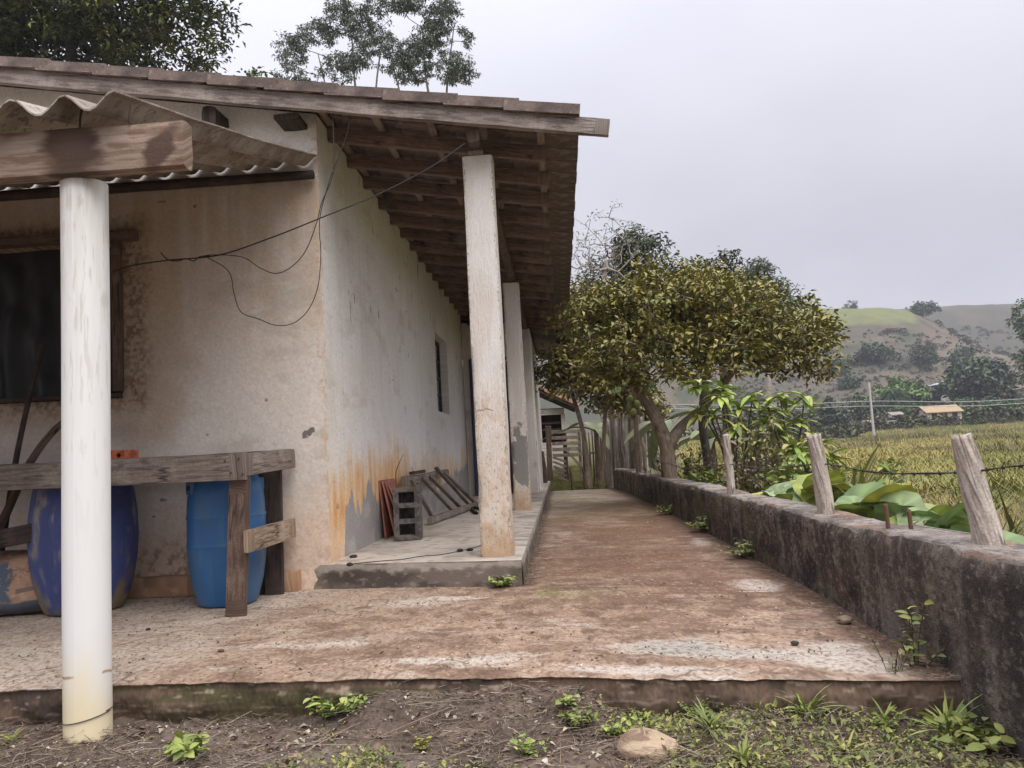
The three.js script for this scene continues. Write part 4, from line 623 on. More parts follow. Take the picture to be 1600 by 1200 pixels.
// --- barbed wire fence on the wall
{
  const f = thing('barbed_wire_fence', 'barbed wire fence of grey weathered posts rising behind the low wall', 'fence');
  const posts = [[[1.262, 0.28, -6.1, 0.030], [1.262, 0.5, -6.1, 0.030], [1.256, 0.66, -6.1, 0.027], [1.25, 0.795, -6.1, 0.024]], [[1.285, 0.28, -4.02, 0.043], [1.279, 0.45, -4.02, 0.043], [1.265, 0.6, -4.02, 0.038], [1.252, 0.752, -4.02, 0.033]], [[1.30, 0.28, -2.56, 0.052], [1.292, 0.42, -2.56, 0.042], [1.272, 0.56, -2.565, 0.037], [1.252, 0.722, -2.57, 0.032]]];
  posts.forEach((q, i) => { const g = limb(q, 14, 0.14, i * 5 + 2, 12); const p = g.attributes.position; for (let k = 0; k < p.count; k++) { const x = p.getX(k), y = p.getY(k), z = p.getZ(k); p.setXYZ(k, x + (n3(x * 60, y * 5, z * 60) - 0.5) * 0.014, y + (y > 0.7 ? (n3(x * 70, z * 70, i) - 0.5) * 0.025 : 0), z + (n3(z * 60, y * 5, x * 60 + 9) - 0.5) * 0.014); } g.computeVertexNormals(); mesh('post', g, M.postWood, f); });
  const strand = [[1.27, 0.655, -1.2], [1.275, 0.63, -2.3], [1.285, 0.61, -2.56], [1.28, 0.59, -2.9], [1.285, 0.585, -3.4], [1.285, 0.605, -4.02], [1.27, 0.56, -5.0], [1.26, 0.57, -6.1], [1.22, 0.5, -8], [1.2, 0.55, -9.4]];
  mesh('strand', merge([tube(strand, 0.0022, 160, 4), tube(strand.map((p, i) => [p[0] + 0.004 * Math.cos(i * 9), p[1] + 0.004 * Math.sin(i * 9), p[2]]), 0.0018, 160, 4)]), M.rustWire, f);
  const cv = new THREE.CatmullRomCurve3(strand.map((p) => V(...p)), false, 'centripetal'), bs = []; for (let i = 4; i < 78; i++) { const q = cv.getPointAt(i / 82), a = i * 1.7; bs.push(tube([[q.x - 0.014 * Math.cos(a), q.y - 0.014 * Math.sin(a), q.z - 0.006], [q.x, q.y, q.z], [q.x + 0.014 * Math.cos(a), q.y + 0.014 * Math.sin(a), q.z + 0.006]], 0.0013, 3, 3), tube([[q.x, q.y - 0.005, q.z - 0.006], [q.x, q.y + 0.005, q.z], [q.x, q.y - 0.005, q.z + 0.006]], 0.003, 4, 4)); }
  const bb = mesh('barb', merge(bs), M.rustWire, f); bb.userData.kind = 'stuff';
}
console.log('objects done');

// ================================================================ PLANTS
const leafMat = (tr_ = 0.25) => new THREE.MeshPhysicalMaterial({ vertexColors: true, roughness: 0.7, transmission: tr_, thickness: 0, side: THREE.DoubleSide });
const LM = { leaf: std({ vertexColors: true, roughness: 0.62 }), thin: leafMat(0.25) };
class Leaves {
  constructor() { this.p = []; this.c = []; this.i = []; }
  // one folded leaf: base b, direction d, side s (unit), length l, width w, droop
  add(b, d, s, l, w, col, droop = 0.15, fold = 0.25) {
    const n = V().crossVectors(s, d).normalize(), k = this.p.length / 3;
    const m = b.clone().addScaledVector(d, l * 0.45), t = b.clone().addScaledVector(d, l * 0.97).addScaledVector(n, -l * droop);
    const L = m.clone().addScaledVector(s, w / 2).addScaledVector(n, w * fold), R = m.clone().addScaledVector(s, -w / 2).addScaledVector(n, w * fold);
    this.p.push(b.x, b.y, b.z, L.x, L.y, L.z, t.x, t.y, t.z, R.x, R.y, R.z); for (let j = 0; j < 4; j++) this.c.push(col[0], col[1], col[2]);
    this.i.push(k, k + 1, k + 2, k, k + 2, k + 3);
  }
  // long leaf as a curved strip with pointed ends
  strip(b, d, s, l, w, col, bend = 0.5, n = 5, round = 0.8) {
    const up = V().crossVectors(s, d).normalize(); const k0 = this.p.length / 3;
    for (let j = 0; j <= n; j++) { const t = j / n, ww = w / 2 * Math.pow(Math.sin(Math.PI * clamp(0.06 + t * 0.94)), round), q = b.clone().addScaledVector(d, l * t * (1 - 0.15 * bend * t)).addScaledVector(up, -l * bend * t * t); for (const e of [1, 0, -1]) { const v = q.clone().addScaledVector(s, ww * e).addScaledVector(up, Math.abs(e) * ww * 0.35); this.p.push(v.x, v.y, v.z); const kk = e ? 1 : 1.12; this.c.push(col[0] * kk, col[1] * kk, col[2] * kk); } }
    for (let j = 0; j < n; j++) { const a = k0 + j * 3; this.i.push(a, a + 3, a + 4, a, a + 4, a + 1, a + 1, a + 4, a + 5, a + 1, a + 5, a + 2); }
  }
  geo() { return geoFrom(this.p, this.i, null, this.c); }
}
const rdir = (r) => { const z = r() * 2 - 1, a = r() * 6.2832, q = Math.sqrt(1 - z * z); return V(q * Math.cos(a), z, q * Math.sin(a)); };
const perp = (d, r) => { let s = V().crossVectors(d, V(0, 1, 0)); if (s.lengthSq() < 0.01) s.set(1, 0, 0); s.normalize(); return s.applyAxisAngle(d, (r() - 0.5) * 1.6); };
const gauss = (r) => (r() + r() + r() - 1.5) * 0.82;
const jit = (c, r, k = 0.25) => { const v = 1 + (r() - 0.5) * 2 * k; return [c[0] * v * (1 + (r() - 0.5) * 0.12), c[1] * v, c[2] * v * (1 + (r() - 0.5) * 0.2)]; };
// A tree: trunk polyline(s), lobes that the crown fills; branches grow out to every leaf clump.
function makeTree(o) {
  const r = rng(o.seed), P = o.pos, nodes = [];
  o.trunks.forEach((tk) => tk.forEach((q, i) => nodes.push({ p: V(q[0], q[1], q[2]), par: i ? nodes.length - 1 : -1, r: q[3], trunk: true, n: 0, first: !i })));
  const trunkN = nodes.length, tot = o.lobes.reduce((s, l) => s + l[3] * l[4] * l[5], 0), cand = [];
  for (const l of o.lobes) { const k = Math.round(o.nodes * l[3] * l[4] * l[5] / tot); for (let i = 0; i < k; i++) { const d = rdir(r), q = Math.pow(r(), o.hollow ?? 0.5); cand.push(V(l[0] + d.x * l[3] * q, l[1] + d.y * l[4] * q, l[2] + d.z * l[5] * q)); } }
  const top = nodes[trunkN - 1].p; cand.sort((a, b) => a.distanceToSquared(top) - b.distanceToSquared(top));
  for (const c of cand) {
    let best = 0, bd = 1e9; for (let i = 0; i < nodes.length; i++) { const q = nodes[i]; if (q.first) continue; const dy = c.y - q.p.y, d = q.p.distanceTo(c) * (dy < 0 ? 1.25 : 1) + (q.trunk ? 0 : 0.02); if (d < bd) { bd = d; best = i; } }
    const a = nodes[best].p, L = a.distanceTo(c); let par = best;
    if (L > (o.step ?? 0.35)) { const m = a.clone().lerp(c, 0.5); m.x += gauss(r) * L * 0.16; m.y += gauss(r) * L * 0.12 + L * (o.arch ?? 0.06); m.z += gauss(r) * L * 0.16; nodes.push({ p: m, par, r: 0, n: 0 }); par = nodes.length - 1; }
    nodes.push({ p: c, par, r: 0, n: 1, tip: true });
  }
  for (let i = nodes.length - 1; i >= trunkN; i--) { const q = nodes[i]; nodes[q.par].n += q.n; }
  const rt = o.twig ?? 0.006; for (let i = trunkN; i < nodes.length; i++) nodes[i].r = Math.min(rt * Math.pow(Math.max(1, nodes[i].n), 0.42), (nodes[trunkN - 1].r) * 0.95);
  const g = []; o.trunks.forEach((tk, i) => g.push(limb(tk, o.sides ?? 10, 0.16, o.seed + i, 5)));
  { const p = [], ix = [], uv = [], S = 4; for (let i = trunkN; i < nodes.length; i++) { const b = nodes[i], a = nodes[b.par], d = b.p.clone().sub(a.p), ln = d.length(); if (ln < 1e-4) continue; d.divideScalar(ln); const u = perp(d, () => 0.5), w = V().crossVectors(d, u), k = p.length / 3, ra = Math.min(a.r, b.r * 1.6); for (const [q, rr, t] of [[a.p, ra, 0], [b.p, b.r * 0.75, ln]]) for (let j = 0; j < S; j++) { const e = j / S * 6.2832; p.push(q.x + (u.x * Math.cos(e) + w.x * Math.sin(e)) * rr, q.y + (u.y * Math.cos(e) + w.y * Math.sin(e)) * rr, q.z + (u.z * Math.cos(e) + w.z * Math.sin(e)) * rr); uv.push(t, j / S * 0.2); } for (let j = 0; j < S; j++) { const e = (j + 1) % S; ix.push(k + j, k + e, k + S + e, k + j, k + S + e, k + S + j); } } if (p.length) g.push(geoFrom(p, ix, uv)); }
  const t = thing(o.name, o.label, o.category ?? 'tree', P, o.group); mesh('trunk', merge(g), o.bark ?? M.bark, t);
  if (o.leaves) {
    const lv = new Leaves(), tips = nodes.filter((q) => q.tip), per = o.leaves / tips.length, cr = o.clump ?? 0.14;
    for (const q of tips) {
      const pal = o.palette, c0 = pal[Math.floor(r() * pal.length)], c1 = pal[Math.floor(r() * pal.length)], n = Math.round(per * (0.5 + r()));
      for (let i = 0; i < n; i++) {
        const off = V(gauss(r) * cr, gauss(r) * cr * (o.flat ?? 0.75), gauss(r) * cr), b = q.p.clone().add(off), d = rdir(r).addScaledVector(off.normalize(), 0.6); d.y = d.y * 0.6 - (o.droop ?? 0.15); d.normalize();
        const k = r(), col = jit([mix(c0[0], c1[0], k), mix(c0[1], c1[1], k), mix(c0[2], c1[2], k)], r, 0.3), l = o.leafL * (0.65 + 0.7 * r()); lv.add(b, d, perp(d, r), l, l * (o.leafW ?? 0.45), col);
      }
    }
    mesh('crown', lv.geo(), o.leafMat ?? LM.leaf, t);
  }
  return t;
}
const OLIVE = [[0.235, 0.213, 0.048], [0.174, 0.176, 0.045], [0.296, 0.26, 0.079], [0.148, 0.158, 0.052], [0.261, 0.213, 0.044]];
const DARK = [[0.053, 0.072, 0.027], [0.068, 0.087, 0.03], [0.045, 0.057, 0.027], [0.09, 0.105, 0.033]];
const GREY0 = [[0.115, 0.135, 0.097], [0.095, 0.115, 0.081], [0.135, 0.155, 0.108]];
const GREY = GREY0.map((c) => c.map((v) => v * 1.45));
const GREEN = [[0.128, 0.188, 0.038], [0.18, 0.232, 0.045], [0.098, 0.15, 0.033], [0.225, 0.255, 0.06]];
const DRY = [[0.21, 0.168, 0.077], [0.168, 0.14, 0.07], [0.126, 0.119, 0.056], [0.252, 0.21, 0.112]];

// the spreading guava-like tree behind the wall
makeTree({ name: 'spreading_tree', label: 'wide low tree with olive-yellow leaves and forked pale trunk behind the wall', seed: 5, pos: [1.36, 0.0, -9.6],
  trunks: [[[-0.05, -0.1, 0, 0.115], [-0.08, 0.35, 0, 0.10], [-0.10, 0.75, 0.02, 0.085], [-0.22, 1.1, 0.05, 0.07], [-0.42, 1.5, 0.1, 0.06], [-0.55, 1.9, 0.1, 0.05]], [[-0.10, 0.72, 0.02, 0.075], [0.12, 0.95, -0.1, 0.06], [0.38, 1.15, -0.2, 0.052], [0.72, 1.5, -0.25, 0.045], [0.95, 1.8, -0.3, 0.04]]],
  lobes: [[-0.45, 2.15, 0, 0.75, 0.65, 0.9], [0.25, 2.45, -0.1, 0.85, 0.60, 1.0], [1.05, 2.15, -0.1, 0.85, 0.5, 0.9], [1.5, 1.72, 0.1, 0.55, 0.32, 0.7], [-0.7, 1.72, 0.2, 0.5, 0.40, 0.6], [0.5, 1.85, 0.3, 0.9, 0.35, 0.6], [-0.95, 2.35, -0.1, 0.45, 0.5, 0.5], [1.75, 1.95, 0, 0.35, 0.28, 0.5], [0.1, 1.6, 0.4, 0.9, 0.2, 0.4]], nodes: 760, leaves: 16500, leafL: 0.078, leafW: 0.5, clump: 0.15, palette: OLIVE, twig: 0.006, arch: 0.03, hollow: 0.6 });
makeTree({ name: 'thin_dark_tree', label: 'slender dark-stemmed tree standing behind the forked spreading tree', seed: 6, pos: [2.02, 0.0, -11.2], bark: M.darkBark,
  trunks: [[[0.02, -0.3, 0, 0.07], [0, 0.5, 0, 0.06], [-0.02, 1.15, 0, 0.055], [0.12, 1.8, 0, 0.05], [0.28, 2.1, 0, 0.045], [0.1, 2.6, 0, 0.035]]], lobes: [[0.1, 2.7, 0, 0.9, 0.5, 0.8], [0.9, 2.3, 0, 0.7, 0.4, 0.7]], nodes: 160, leaves: 4200, leafL: 0.09, clump: 0.17, palette: OLIVE, leafW: 0.48 });
makeTree({ name: 'leafy_shrub', label: 'tall tangled shrub with brownish leaves against the shed and eave', category: 'shrub', seed: 7, pos: [0.35, 0.2, -13.4],
  trunks: [[[0.1, -0.1, 0, 0.05], [0.05, 0.8, 0, 0.04], [-0.1, 1.5, 0, 0.035]], [[0.3, -0.1, 0, 0.04], [0.4, 0.9, 0.1, 0.035], [0.5, 1.6, 0, 0.03]]], lobes: [[-0.1, 1.95, 0, 0.65, 0.6, 0.6], [0.45, 1.85, 0, 0.6, 0.7, 0.6], [0.2, 2.8, -0.2, 0.6, 0.7, 0.6], [0.75, 1.45, 0, 0.5, 0.35, 0.5]], nodes: 420, leaves: 11500, leafL: 0.095, leafW: 0.52, clump: 0.2, palette: [...OLIVE, ...DRY], twig: 0.006, hollow: 0.6 });
makeTree({ name: 'leafy_shrub', label: 'dull green shrub under the spreading tree beside the dry trunks', category: 'shrub', seed: 8, pos: [1.5, 0.2, -16.8], trunks: [[[0, -0.1, 0, 0.04], [0.05, 0.7, 0, 0.03], [0, 1.3, 0, 0.028]]], lobes: [[0.0, 1.5, 0, 0.55, 0.5, 0.5], [0.4, 1.2, 0.1, 0.4, 0.4, 0.4]], nodes: 160, leaves: 3600, leafL: 0.1, leafW: 0.5, clump: 0.2, palette: [...OLIVE, ...DRY] });
// trees behind
makeTree({ name: 'bare_tree', label: 'nearly leafless tall tree behind the eave against the sky', seed: 9, pos: [1.1, 0.3, -20], bark: M.paleBark, trunks: [[[0, -0.3, 0, 0.12], [0.05, 1.5, 0, 0.10], [0.0, 3, 0, 0.08], [0.2, 4.3, 0, 0.06], [0.35, 5.2, 0, 0.045]]], lobes: [[0.4, 5.6, 0, 1.1, 1.15, 1.0], [-0.4, 4.8, 0, 0.8, 1.2, 0.8], [1.3, 5.0, 0, 0.5, 0.8, 0.6]], nodes: 260, twig: 0.0052, arch: 0.02, leaves: 700, leafL: 0.07, clump: 0.12, palette: GREY, hollow: 0.45 });
makeTree({ name: 'dark_tree', label: 'dark evergreen crown rising above the spreading tree, left of centre', seed: 10, pos: [2.5, 0, -22], bark: M.darkBark, trunks: [[[0, -0.3, 0, 0.14], [0, 2, 0, 0.12], [-0.1, 4, 0, 0.09], [0, 5.5, 0, 0.06]]], lobes: [[-0.1, 6.2, 0, 0.85, 0.75, 0.9], [-0.8, 5.5, 0, 0.8, 0.6, 0.9], [0.4, 5.2, 0, 1.0, 0.8, 0.9], [0, 4.2, 0, 1.4, 0.8, 1]], nodes: 300, leaves: 8500, leafL: 0.15, leafW: 0.32, clump: 0.3, palette: DARK, droop: 0.35, twig: 0.01 });
makeTree({ name: 'dark_tree', label: 'rounded dark tree top showing right of the spreading tree crown', seed: 11, pos: [5.0, 0, -24], bark: M.darkBark, trunks: [[[0, -0.4, 0, 0.16], [0, 2, 0, 0.13], [0, 4, 0, 0.1], [0, 5.2, 0, 0.06]]], lobes: [[0, 5.9, 0, 0.9, 0.6, 0.9], [0.7, 5.2, 0, 1.3, 0.6, 1], [-1.1, 5.2, 0, 1.0, 0.6, 1], [0, 4.2, 0, 1.9, 0.9, 1.2]], nodes: 300, leaves: 8500, leafL: 0.15, leafW: 0.4, clump: 0.32, palette: [...DARK, [0.07, 0.075, 0.025]], twig: 0.01 });
makeTree({ name: 'airy_tree', label: 'open airy grey-green tree at the right shoulder of the spreading tree', seed: 12, pos: [8.9, -0.3, -34], bark: M.paleBark, trunks: [[[0, -0.4, 0, 0.16], [0, 3, 0, 0.13], [0.1, 6, 0, 0.08], [0.1, 7.4, 0, 0.05]]], lobes: [[-0.2, 8.2, 0, 0.9, 0.55, 0.8], [0.7, 7.2, 0, 0.9, 0.6, 0.8], [0.3, 6.2, 0, 1.3, 0.7, 0.8]], nodes: 130, leaves: 3600, leafL: 0.2, leafW: 0.35, clump: 0.3, palette: GREY, twig: 0.014, hollow: 0.35 });
// behind the roof
makeTree({ name: 'dense_tree', label: 'dense dark green tree rising behind the roof at upper left', seed: 13, pos: [-15.5, 2, -24], bark: M.darkBark, trunks: [[[0, -1, 0, 0.4], [0.2, 5, 0, 0.34], [0.4, 9, 0, 0.25], [0.3, 13, 0, 0.15]]], lobes: [[0, 13.6, 0, 3.2, 2.2, 3], [3.0, 13.2, 0, 2.4, 1.9, 2.4], [-3, 13.5, 0, 3, 2.5, 3], [1.5, 16.5, 0, 3, 2, 2.6], [4.6, 13.9, 0.3, 1.1, 1.2, 1.2], [-1, 10.5, 0, 4, 1.6, 3]], nodes: 900, leaves: 46000, leafL: 0.21, leafW: 0.42, clump: 0.62, palette: [...DARK, [0.11, 0.13, 0.03], [0.15, 0.17, 0.035]], twig: 0.016, flat: 0.5, hollow: 0.55 });
makeTree({ name: 'light_green_tree', label: 'small light green treetop peeking over the roof beside the dense tree', seed: 14, pos: [-11.3, 3, -30], trunks: [[[0, -1, 0, 0.2], [0, 6, 0, 0.16], [0, 11, 0, 0.1]]], lobes: [[0, 12.6, 0, 0.9, 0.9, 0.9], [0.3, 11.4, 0, 1.6, 0.9, 1.2]], nodes: 90, leaves: 3200, leafL: 0.22, clump: 0.4, palette: GREEN, twig: 0.014 });
[[-9.4, [[-3.6, 19.6, 1.1, 1.0], [-2.2, 20.4, 1.2, 0.8], [-0.6, 21.2, 1.1, 1.4], [0.7, 20.0, 1.2, 1.5], [-0.6, 18.4, 1.6, 0.9], [-3.2, 17.6, 1.4, 0.9], [1.2, 22.0, 0.9, 0.8]], 'tall feathery eucalyptus behind the roof, left one of the pair', 15], [-5.6, [[0.6, 20.9, 1.0, 1.1], [-1.2, 18.2, 1.3, 1.3], [1.2, 17.6, 1.2, 0.9], [0.1, 19.4, 1.1, 1.0], [1.9, 19.2, 0.35, 0.5], [-1.0, 21.4, 0.9, 0.8]], 'tall feathery eucalyptus behind the roof, right one of the pair', 16]].forEach(([x, lobes, label, seed]) => makeTree({ name: 'eucalyptus', label, group: 'eucalyptus behind the roof', seed, pos: [x, 3.4, -40], bark: M.greyWood, trunks: [[[0, -1, 0, 0.26], [0.2, 8, 0, 0.18], [-0.1, 12, 0, 0.11], [0.1, 14.5, 0, 0.085], [-0.3, 17, 0, 0.06], [-0.4, 20, 0, 0.03]], [[0.1, 11, 0, 0.10], [0.6, 14.5, 0, 0.07], [0.8, 17, 0, 0.05], [1.3, 20, 0, 0.025]], [[0, 11.5, 0, 0.09], [-1.2, 14.6, 0.2, 0.06], [-1.7, 16.5, 0.2, 0.045], [-2.2, 19, 0.2, 0.025]]], lobes: lobes.map(([a, b, c, d]) => [a, b, 0, c * 1.08, d * 1.0, 1.1]), nodes: 430, leaves: 13000, leafL: 0.18, leafW: 0.32, clump: 0.22, palette: GREY, twig: 0.014, droop: 0.5, hollow: 0.5, step: 0.9 }));
console.log('trees done');

// --- low plants
function plant(name, label, pos, category, grp, build, seed) { const t = thing(name, label, category, pos, grp), lv = new Leaves(), st = []; build(lv, st, rng(seed)); if (st.length) mesh('stem', merge(st), build.stem ?? M.darkBark, t); mesh('leaves', lv.geo(), build.mat ?? LM.thin, t); return t; }
// rosettes of long soft leaves on woody stems
function rosetteShrub(stems, leafL, pal, per = 20) { return (lv, st, r) => { for (const s of stems) { st.push(limb([[0, 0, 0, 0.014], [s[0] * 0.35 + gauss(r) * 0.05, s[1] * 0.5, s[2] * 0.35, 0.011], [s[0], s[1], s[2], 0.007]], 5, 0.1, r() * 9, 4)); for (let i = 0; i < per; i++) { const a = i * 2.4 + r(), el = 0.75 - 1.1 * r(), d = V(Math.cos(a) * Math.cos(el), Math.sin(el), Math.sin(a) * Math.cos(el)), l = leafL * (0.6 + 0.7 * r()); lv.strip(V(s[0], s[1] - 0.09 * r(), s[2]), d, V(-Math.sin(a), 0, Math.cos(a)), l, l * 0.28, jit(pal[Math.floor(r() * pal.length)], r, 0.2), 0.25 + 0.3 * r(), 4); } } }; }
const LIME = [[0.232, 0.319, 0.043], [0.319, 0.392, 0.065], [0.16, 0.246, 0.036], [0.348, 0.362, 0.072]];
plant('rosette_shrub', 'bright lime-green rosette shrub in front of the spreading tree trunk', [1.72, 0.0, -8.0], 'shrub', 'lime-green rosette shrubs', rosetteShrub([[-0.32, 1.35, 0], [-0.12, 1.22, 0.1], [-0.05, 1.3, -0.1], [0.08, 1.1, 0], [-0.2, 1.05, 0.1], [0.22, 1.2, 0], [-0.3, 1.1, -0.1], [0.0, 0.95, 0.1], [0.3, 0.95, 0.1]], 0.20, LIME), 41);
plant('rosette_shrub', 'bright lime-green rosette shrub between the two middle fence posts', [2.25, -0.1, -8.0], 'shrub', 'lime-green rosette shrubs', rosetteShrub([[-0.05, 1.28, 0], [-0.2, 1.15, 0.1], [0.1, 1.05, -0.1], [-0.1, 0.95, 0], [0.1, 0.8, 0.1], [0.0, 0.7, 0.2], [-0.3, 0.85, 0.1], [0.22, 1.25, -0.1]], 0.20, LIME), 42);
plant('rosette_shrub', 'yellow-tipped rosette shrub leaning over the field edge', [2.15, -0.1, -6.9], 'shrub', 'lime-green rosette shrubs', rosetteShrub([[0.0, 0.85, 0], [-0.1, 0.72, 0.1], [0.12, 0.70, 0], [-0.2, 0.78, 0.1], [0.15, 0.55, 0.1]], 0.19, [...LIME, [0.28, 0.25, 0.04]]), 43);
plant('cane_clump', 'clump of upright sword-shaped leaves at the field edge', [3.0, -0.3, -8.6], 'plant', null, (lv, st, r) => { for (let i = 0; i < 46; i++) { const a = r() * 6.28, el = 0.7 + 0.75 * r(), d = V(Math.cos(a) * Math.cos(el), Math.sin(el), Math.sin(a) * Math.cos(el)), l = 0.55 + 0.7 * r(); lv.strip(V(gauss(r) * 0.14, 0, gauss(r) * 0.14), d, V(-Math.sin(a), 0, Math.cos(a)), l, 0.05, jit(i % 5 ? GREEN[i % 4] : [0.2, 0.18, 0.06], r), 0.2 + 0.3 * r(), 6, 0.5); } }, 44);
// papaya
{
  const t = thing('papaya_tree', 'young papaya with a tuft of lobed leaves and hanging fruit by the wall end', 'tree', [1.14, 0, -12.0]); mesh('trunk', limb([[0, -0.1, 0, 0.05], [0.01, 0.8, 0, 0.042], [0, 1.72, 0, 0.03]], 8, 0.08, 2, 8), M.bark, t);
  const lv = new Leaves(), r = rng(51), st = []; for (let i = 0; i < 11; i++) { const a = i * 2.4, el = 0.75 - i * 0.11, d = V(Math.cos(a) * Math.cos(el), Math.sin(el), Math.sin(a) * Math.cos(el)), e = V(0, 1.72, 0).addScaledVector(d, 0.26); st.push(tube([[0, 1.7, 0], [d.x * 0.15, 1.7 + d.y * 0.18, d.z * 0.15], [e.x, e.y, e.z]], 0.006, 6, 4)); for (let k = -3; k <= 3; k++) { const dd = d.clone(); dd.y -= 0.35; dd.normalize().applyAxisAngle(V(0, 1, 0), k * 0.5); lv.strip(e, dd, V(-dd.z, 0, dd.x).normalize(), 0.2 - Math.abs(k) * 0.022, 0.07, jit(GREEN[i % 4], r), 0.4, 4); } } mesh('leaves', lv.geo(), LM.thin, t); mesh('leaf_stalk', merge(st), std({ color: new THREE.Color(0.16, 0.19, 0.07) }), t);
  for (let i = 0; i < 8; i++) { const g = new THREE.SphereGeometry(0.045, 12, 10); g.scale(1, 1.35, 1); const m = mesh('fruit', g, std({ color: new THREE.Color(0.22, 0.24, 0.07), roughness: 0.6 }), t), a = i * 2.4; m.position.set(Math.cos(a) * 0.07, 1.5 - i * 0.04, Math.sin(a) * 0.07); }
}
// bananas
function banana(label, pos, H, n, seed, pal) { const t = thing('banana_plant', label, 'plant', pos, 'banana plants'), r = rng(seed), lv = new Leaves(); mesh('trunk', limb([[0, -0.1, 0, 0.08], [0, H * 0.5, 0, 0.06], [0, H, 0, 0.04]], 8, 0.08, seed, 5), M.bark, t); for (let i = 0; i < n; i++) { const a = i * 2.4 + r(), el = 0.9 - r() * 0.7, d = V(Math.cos(a) * Math.cos(el), Math.sin(el), Math.sin(a) * Math.cos(el)); lv.strip(V(0, H - 0.05, 0), d, V(-Math.sin(a), 0, Math.cos(a)), 0.75 + 0.35 * r(), 0.20, jit(pal[i % pal.length], r, 0.15), 0.6 + 0.4 * r(), 9, 0.5); } mesh('leaves', lv.geo(), LM.thin, t); }
banana('banana plant with drooping leaves in front of the tiled shed', [0.72, 0.25, -15.6], 0.85, 6, 61, [[0.13, 0.16, 0.05], [0.10, 0.13, 0.04]]); banana('banana plant with pale torn leaves behind the forked trunk', [1.75, 0.1, -13.6], 1.0, 8, 62, [[0.2, 0.22, 0.12], [0.14, 0.17, 0.07]]); banana('banana plant with broad leaves behind the first fence post', [2.6, -0.1, -13.8], 0.9, 7, 63, [[0.17, 0.2, 0.07], [0.2, 0.2, 0.1]]);
// dry trunks standing at the end of the path
{
  const r = rng(71); [[0.93, 1.15, 0.07, 'leftmost'], [1.08, 1.35, 0.08, 'second from left'], [1.24, 1.3, 0.10, 'third from left'], [1.40, 1.35, 0.085, 'fourth from left'], [1.54, 1.2, 0.065, 'rightmost']].forEach(([x, h, w, wh], i) => { const z = -15.1 + gauss(r) * 0.2, t = thing('dead_tree', 'shaggy grey dead tree stem at the path end, ' + wh + ' of its row', 'tree', [x, 0.1, z], 'dead stems at the path end'), g = limb([[0, -0.1, 0, w * 1.15], [0.02, h * 0.4, 0, w], [0, h, 0, w * 0.8]], 12, 0.3, i * 3 + 1, 8); mesh('trunk', g, M.paleBark, t); const f = []; for (let k = 0; k < 70; k++) { const a = r() * 6.28, y0 = h * (0.35 + 0.75 * r()), L = 0.25 + 0.5 * r(), q = w * (1.0 + 0.25 * r()); f.push(tube([[Math.cos(a) * q, y0, Math.sin(a) * q], [Math.cos(a + 0.1) * q * 1.1, y0 - L * 0.5, Math.sin(a + 0.1) * q * 1.1], [Math.cos(a) * q * 1.15, Math.max(-0.05, y0 - L), Math.sin(a) * q * 1.15]], 0.007, 4, 3)); } mesh('hanging_fibre', merge(f), r() > 0.3 ? M.paleBark : M.bark, t).userData.kind = 'stuff'; });
}
// taro beside the wall
function taro(label, pos, leaves, seed) {
  const t = thing('taro_plant', label, 'plant', pos, 'broad-leaved taro plants behind the wall'), r = rng(seed), P = [], I = [], Cc = [], st = [];
  for (const [dx, dy, dz, s, yaw, pitch, tone] of leaves) {
    const k0 = P.length / 3, n = 22, q = new THREE.Quaternion().setFromEuler(new THREE.Euler(pitch, yaw, gauss(r) * 0.2, 'YXZ')), col = [[0.25, 0.33, 0.14], [0.34, 0.40, 0.08], [0.19, 0.28, 0.09], [0.45, 0.42, 0.06]][tone];
    for (let ring = 0; ring <= 3; ring++) for (let j = 0; j < n; j++) { const a = j / n * 6.2832, hr = (0.5 + 0.32 * Math.cos(a) * 0.6 + 0.14 * Math.abs(Math.sin(a)) - 0.20 * Math.exp(-Math.pow((Math.abs(a - Math.PI)) / 0.28, 2))) * (1 + 0.05 * Math.sin(a * 9 + seed)), rr = hr * s * ring / 3; const v = V(Math.sin(a) * rr, -0.25 * rr * rr / s + 0.02 * s * Math.sin(a * 7) * ring / 3, -Math.cos(a) * rr).applyQuaternion(q); P.push(dx + v.x, dy + v.y, dz + v.z); const kk = (j % 3 === 0 ? 1.12 : 0.78) * (ring === 3 ? 0.86 : 1) * (0.86 + 0.2 * r()); Cc.push(col[0] * kk, col[1] * kk, col[2] * kk); }
    for (let ring = 0; ring < 3; ring++) for (let j = 0; j < n; j++) { const a = k0 + ring * n + j, b = k0 + ring * n + (j + 1) % n; I.push(a, b, b + n, a, b + n, a + n); }
    st.push(tube([[dx * 0.2, 0, dz * 0.2], [dx * 0.6, dy * 0.6, dz * 0.6], [dx, dy, dz]], 0.006, 8, 5));
  }
  mesh('leaves', geoFrom(P, I, null, Cc), LM.thin, t); mesh('leaf_stalk', merge(st), std({ color: new THREE.Color(0.14, 0.17, 0.06) }), t);
}
